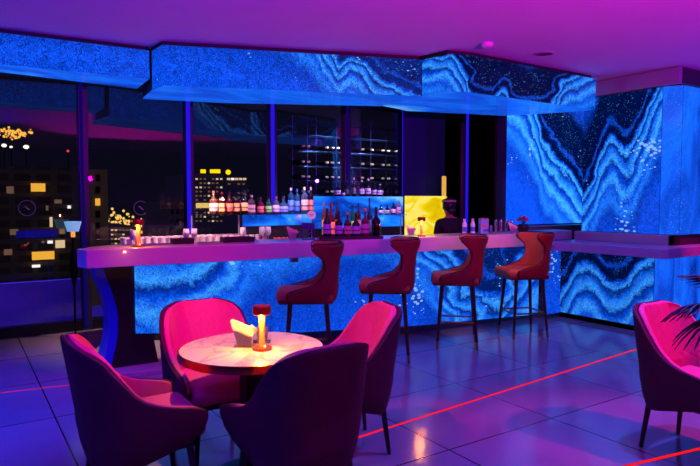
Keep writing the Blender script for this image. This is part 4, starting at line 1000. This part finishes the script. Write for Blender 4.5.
# ------------------------------------------------------------------ lights
def light(kind, loc, target, energy, col, size=.5, spot=None, blend=.6, name='lamp'):
    l = bpy.data.lights.new(name, kind); l.energy = energy; l.color = col
    if kind == 'AREA': l.size = size
    else: l.shadow_soft_size = size
    if kind == 'SPOT': l.spot_size = math.radians(spot); l.spot_blend = blend
    o = bpy.data.objects.new(name, l); C.objects.link(o); o.location = loc
    o.rotation_euler = (Vector(target)-Vector(loc)).to_track_quat('-Z', 'Y').to_euler()
    return o
MAG = (1, .0, .62); HOT = (1, .0, .30); VIO = (.22, .02, 1); BLU = (.04, .10, 1)
light('SPOT', (2.7, -.4, 2.0), (3.2, .8, 3.1), 1150, (1, 0, .76), .04, 120, .8, 'magenta_ceiling_fill')  # added spot without a fixture, washes the ceiling magenta
light('SPOT', (-1.5, .8, 2.0), (-1.1, 1.7, 3.2), 2300, (.08, .01, 1), .04, 116, .8, 'violet_ceiling_fill')  # unseen spot, added to turn the left ceiling blue-violet
light('SPOT', (8.0, 1.2, 2.0), (7.4, 2.2, 3.0), 240, (.2, .01, 1), .04, 120, .8, 'violet_ceiling_fill')  # added unseen wash for the violet right side of the ceiling
light('SPOT', (1.05, 2.15, 2.95), (1.28, 3.76, .6), 480, (1, 0, .24), .03, 16, .5, 'pink_chair_fill')  # added fill aimed at the far chair, no fixture modelled
light('SPOT', (1.32, 2.96, 2.95), (1.32, 2.96, .7), 300, (1, .34, .0), .04, 30, .6, 'warm_table_fill')  # unseen spot, added to spread a golden glow over the table top
light('SPOT', (.85, 2.9, 2.95), (2.16, 3.06, .66), 270, (1, 0, .24), .03, 17, .5, 'pink_chair_fill')  # added narrow fill for the right-hand chair's inner back
light('SPOT', (2.0, 2.95, 2.95), (.45, 3.05, .58), 280, (1, 0, .26), .03, 16, .5, 'pink_chair_fill')  # unseen narrow spot, added to brighten the left chair's padding
light('SPOT', (4.4, .4, 2.95), (3.75, 1.75, .6), 430, (1, 0, .22), .05, 34, .8, 'hot_pink_chair_fill')  # added fill for the hot pink inside of the lone chair
light('SPOT', (1.5, 3.9, 2.95), (1.5, 5.1, .95), 130, (1, 0, .22), .05, 52, .9, 'magenta_counter_fill')  # added spot to colour the left counter edge magenta
light('SPOT', (3.0, 3.9, 2.95), (3.0, 5.0, .95), 32, (1, .04, .35), .05, 50, .9, 'magenta_counter_fill')  # weaker added fill for the middle of the counter edge
light('SPOT', (4.7, 3.5, 2.95), (4.9, 4.75, .95), 130, (1, .30, .16), .05, 52, .9, 'amber_stool_fill')  # added amber fill for the right-hand stool and counter, no fixture
light('SPOT', (5.6, 2.9, 2.95), (6.6, 4.0, .95), 200, (.12, .12, 1), .05, 60, .9, 'violet_fill')  # added blue fill over the side counter
light('SPOT', (6.7, 5.5, 2.5), (7.3, 6.1, 1.0), 40, (.4, .2, 1), .03, 70, .8, 'violet_fill')  # unseen spot, added to lift the ledge under the wall art
light('SPOT', (6.9, 2.3, 2.95), (7.1, 3.5, .93), 480, (1, 0, .2), .05, 28, .9, 'red_counter_fill')  # added fill that reddens the end of the side counter
light('SPOT', (-.6, 4.3, 2.95), (-.1, 5.0, 0), 900, (.02, .03, 1), .04, 62, 1, 'violet_fill')  # added blue fill for the floor at the left
light('SPOT', (3.6, 2.0, 2.95), (3.4, 2.6, 0), 420, (.05, .09, 1), .05, 110, 1, 'violet_fill')  # wide blue fill, added over the floor before the bar
light('SPOT', (2.1, 6.15, 2.5), (2.1, 6.46, 1.0), 520, (1, .50, .46), .03, 75, .9, 'glass_fill')  # unseen pinkish spot, added to brighten the rows of glasses
light('SPOT', (3.3, 5.75, 2.5), (3.3, 6.6, 1.4), 130, (.8, .7, 1), .03, 70, .9, 'bottle_fill')  # added fill for the plinth bottles
light('SPOT', (4.8, 5.6, 2.5), (4.6, 6.6, 1.4), 110, (.8, .6, 1), .03, 70, .9, 'bottle_fill')  # added fill for the display box bottles
light('SPOT', (.0, 7.62, 2.7), (.0, 8.0, .2), 330, (.16, .06, 1), .05, 120, 1, name='balcony_fill')  # unseen lamp, added to tint the balcony wall blue-violet
for x in (4.9, 5.8): light('SPOT', (x, 7.62, 2.7), (x, 8.0, 2.0), 70, (1, .98, .9), .02, 110, 1, name='rack_fill')  # unseen spots, added for glints on the rack bottles

W = bpy.data.worlds.new('night'); bpy.context.scene.world = W; W.use_nodes = True
W.node_tree.nodes['Background'].inputs[0].default_value = (.0035, .003, .009, 1); W.node_tree.nodes['Background'].inputs[1].default_value = 1

cam = bpy.data.cameras.new('camera'); co = bpy.data.objects.new('camera', cam); C.objects.link(co)
cam.sensor_width = 36; cam.lens = F/700*36; cam.clip_end = 1000
co.location = (0, 0, CZ); co.rotation_euler = (PI/2-PIT, 0, -TH)
s = bpy.context.scene; s.camera = co
s.view_settings.view_transform = 'Standard'; s.view_settings.look = 'None'; s.view_settings.exposure = 0; s.view_settings.gamma = 1
s.cycles.max_bounces = 8; s.cycles.transparent_max_bounces = 12; s.cycles.caustics_reflective = False; s.cycles.caustics_refractive = False; s.cycles.sample_clamp_indirect = 4
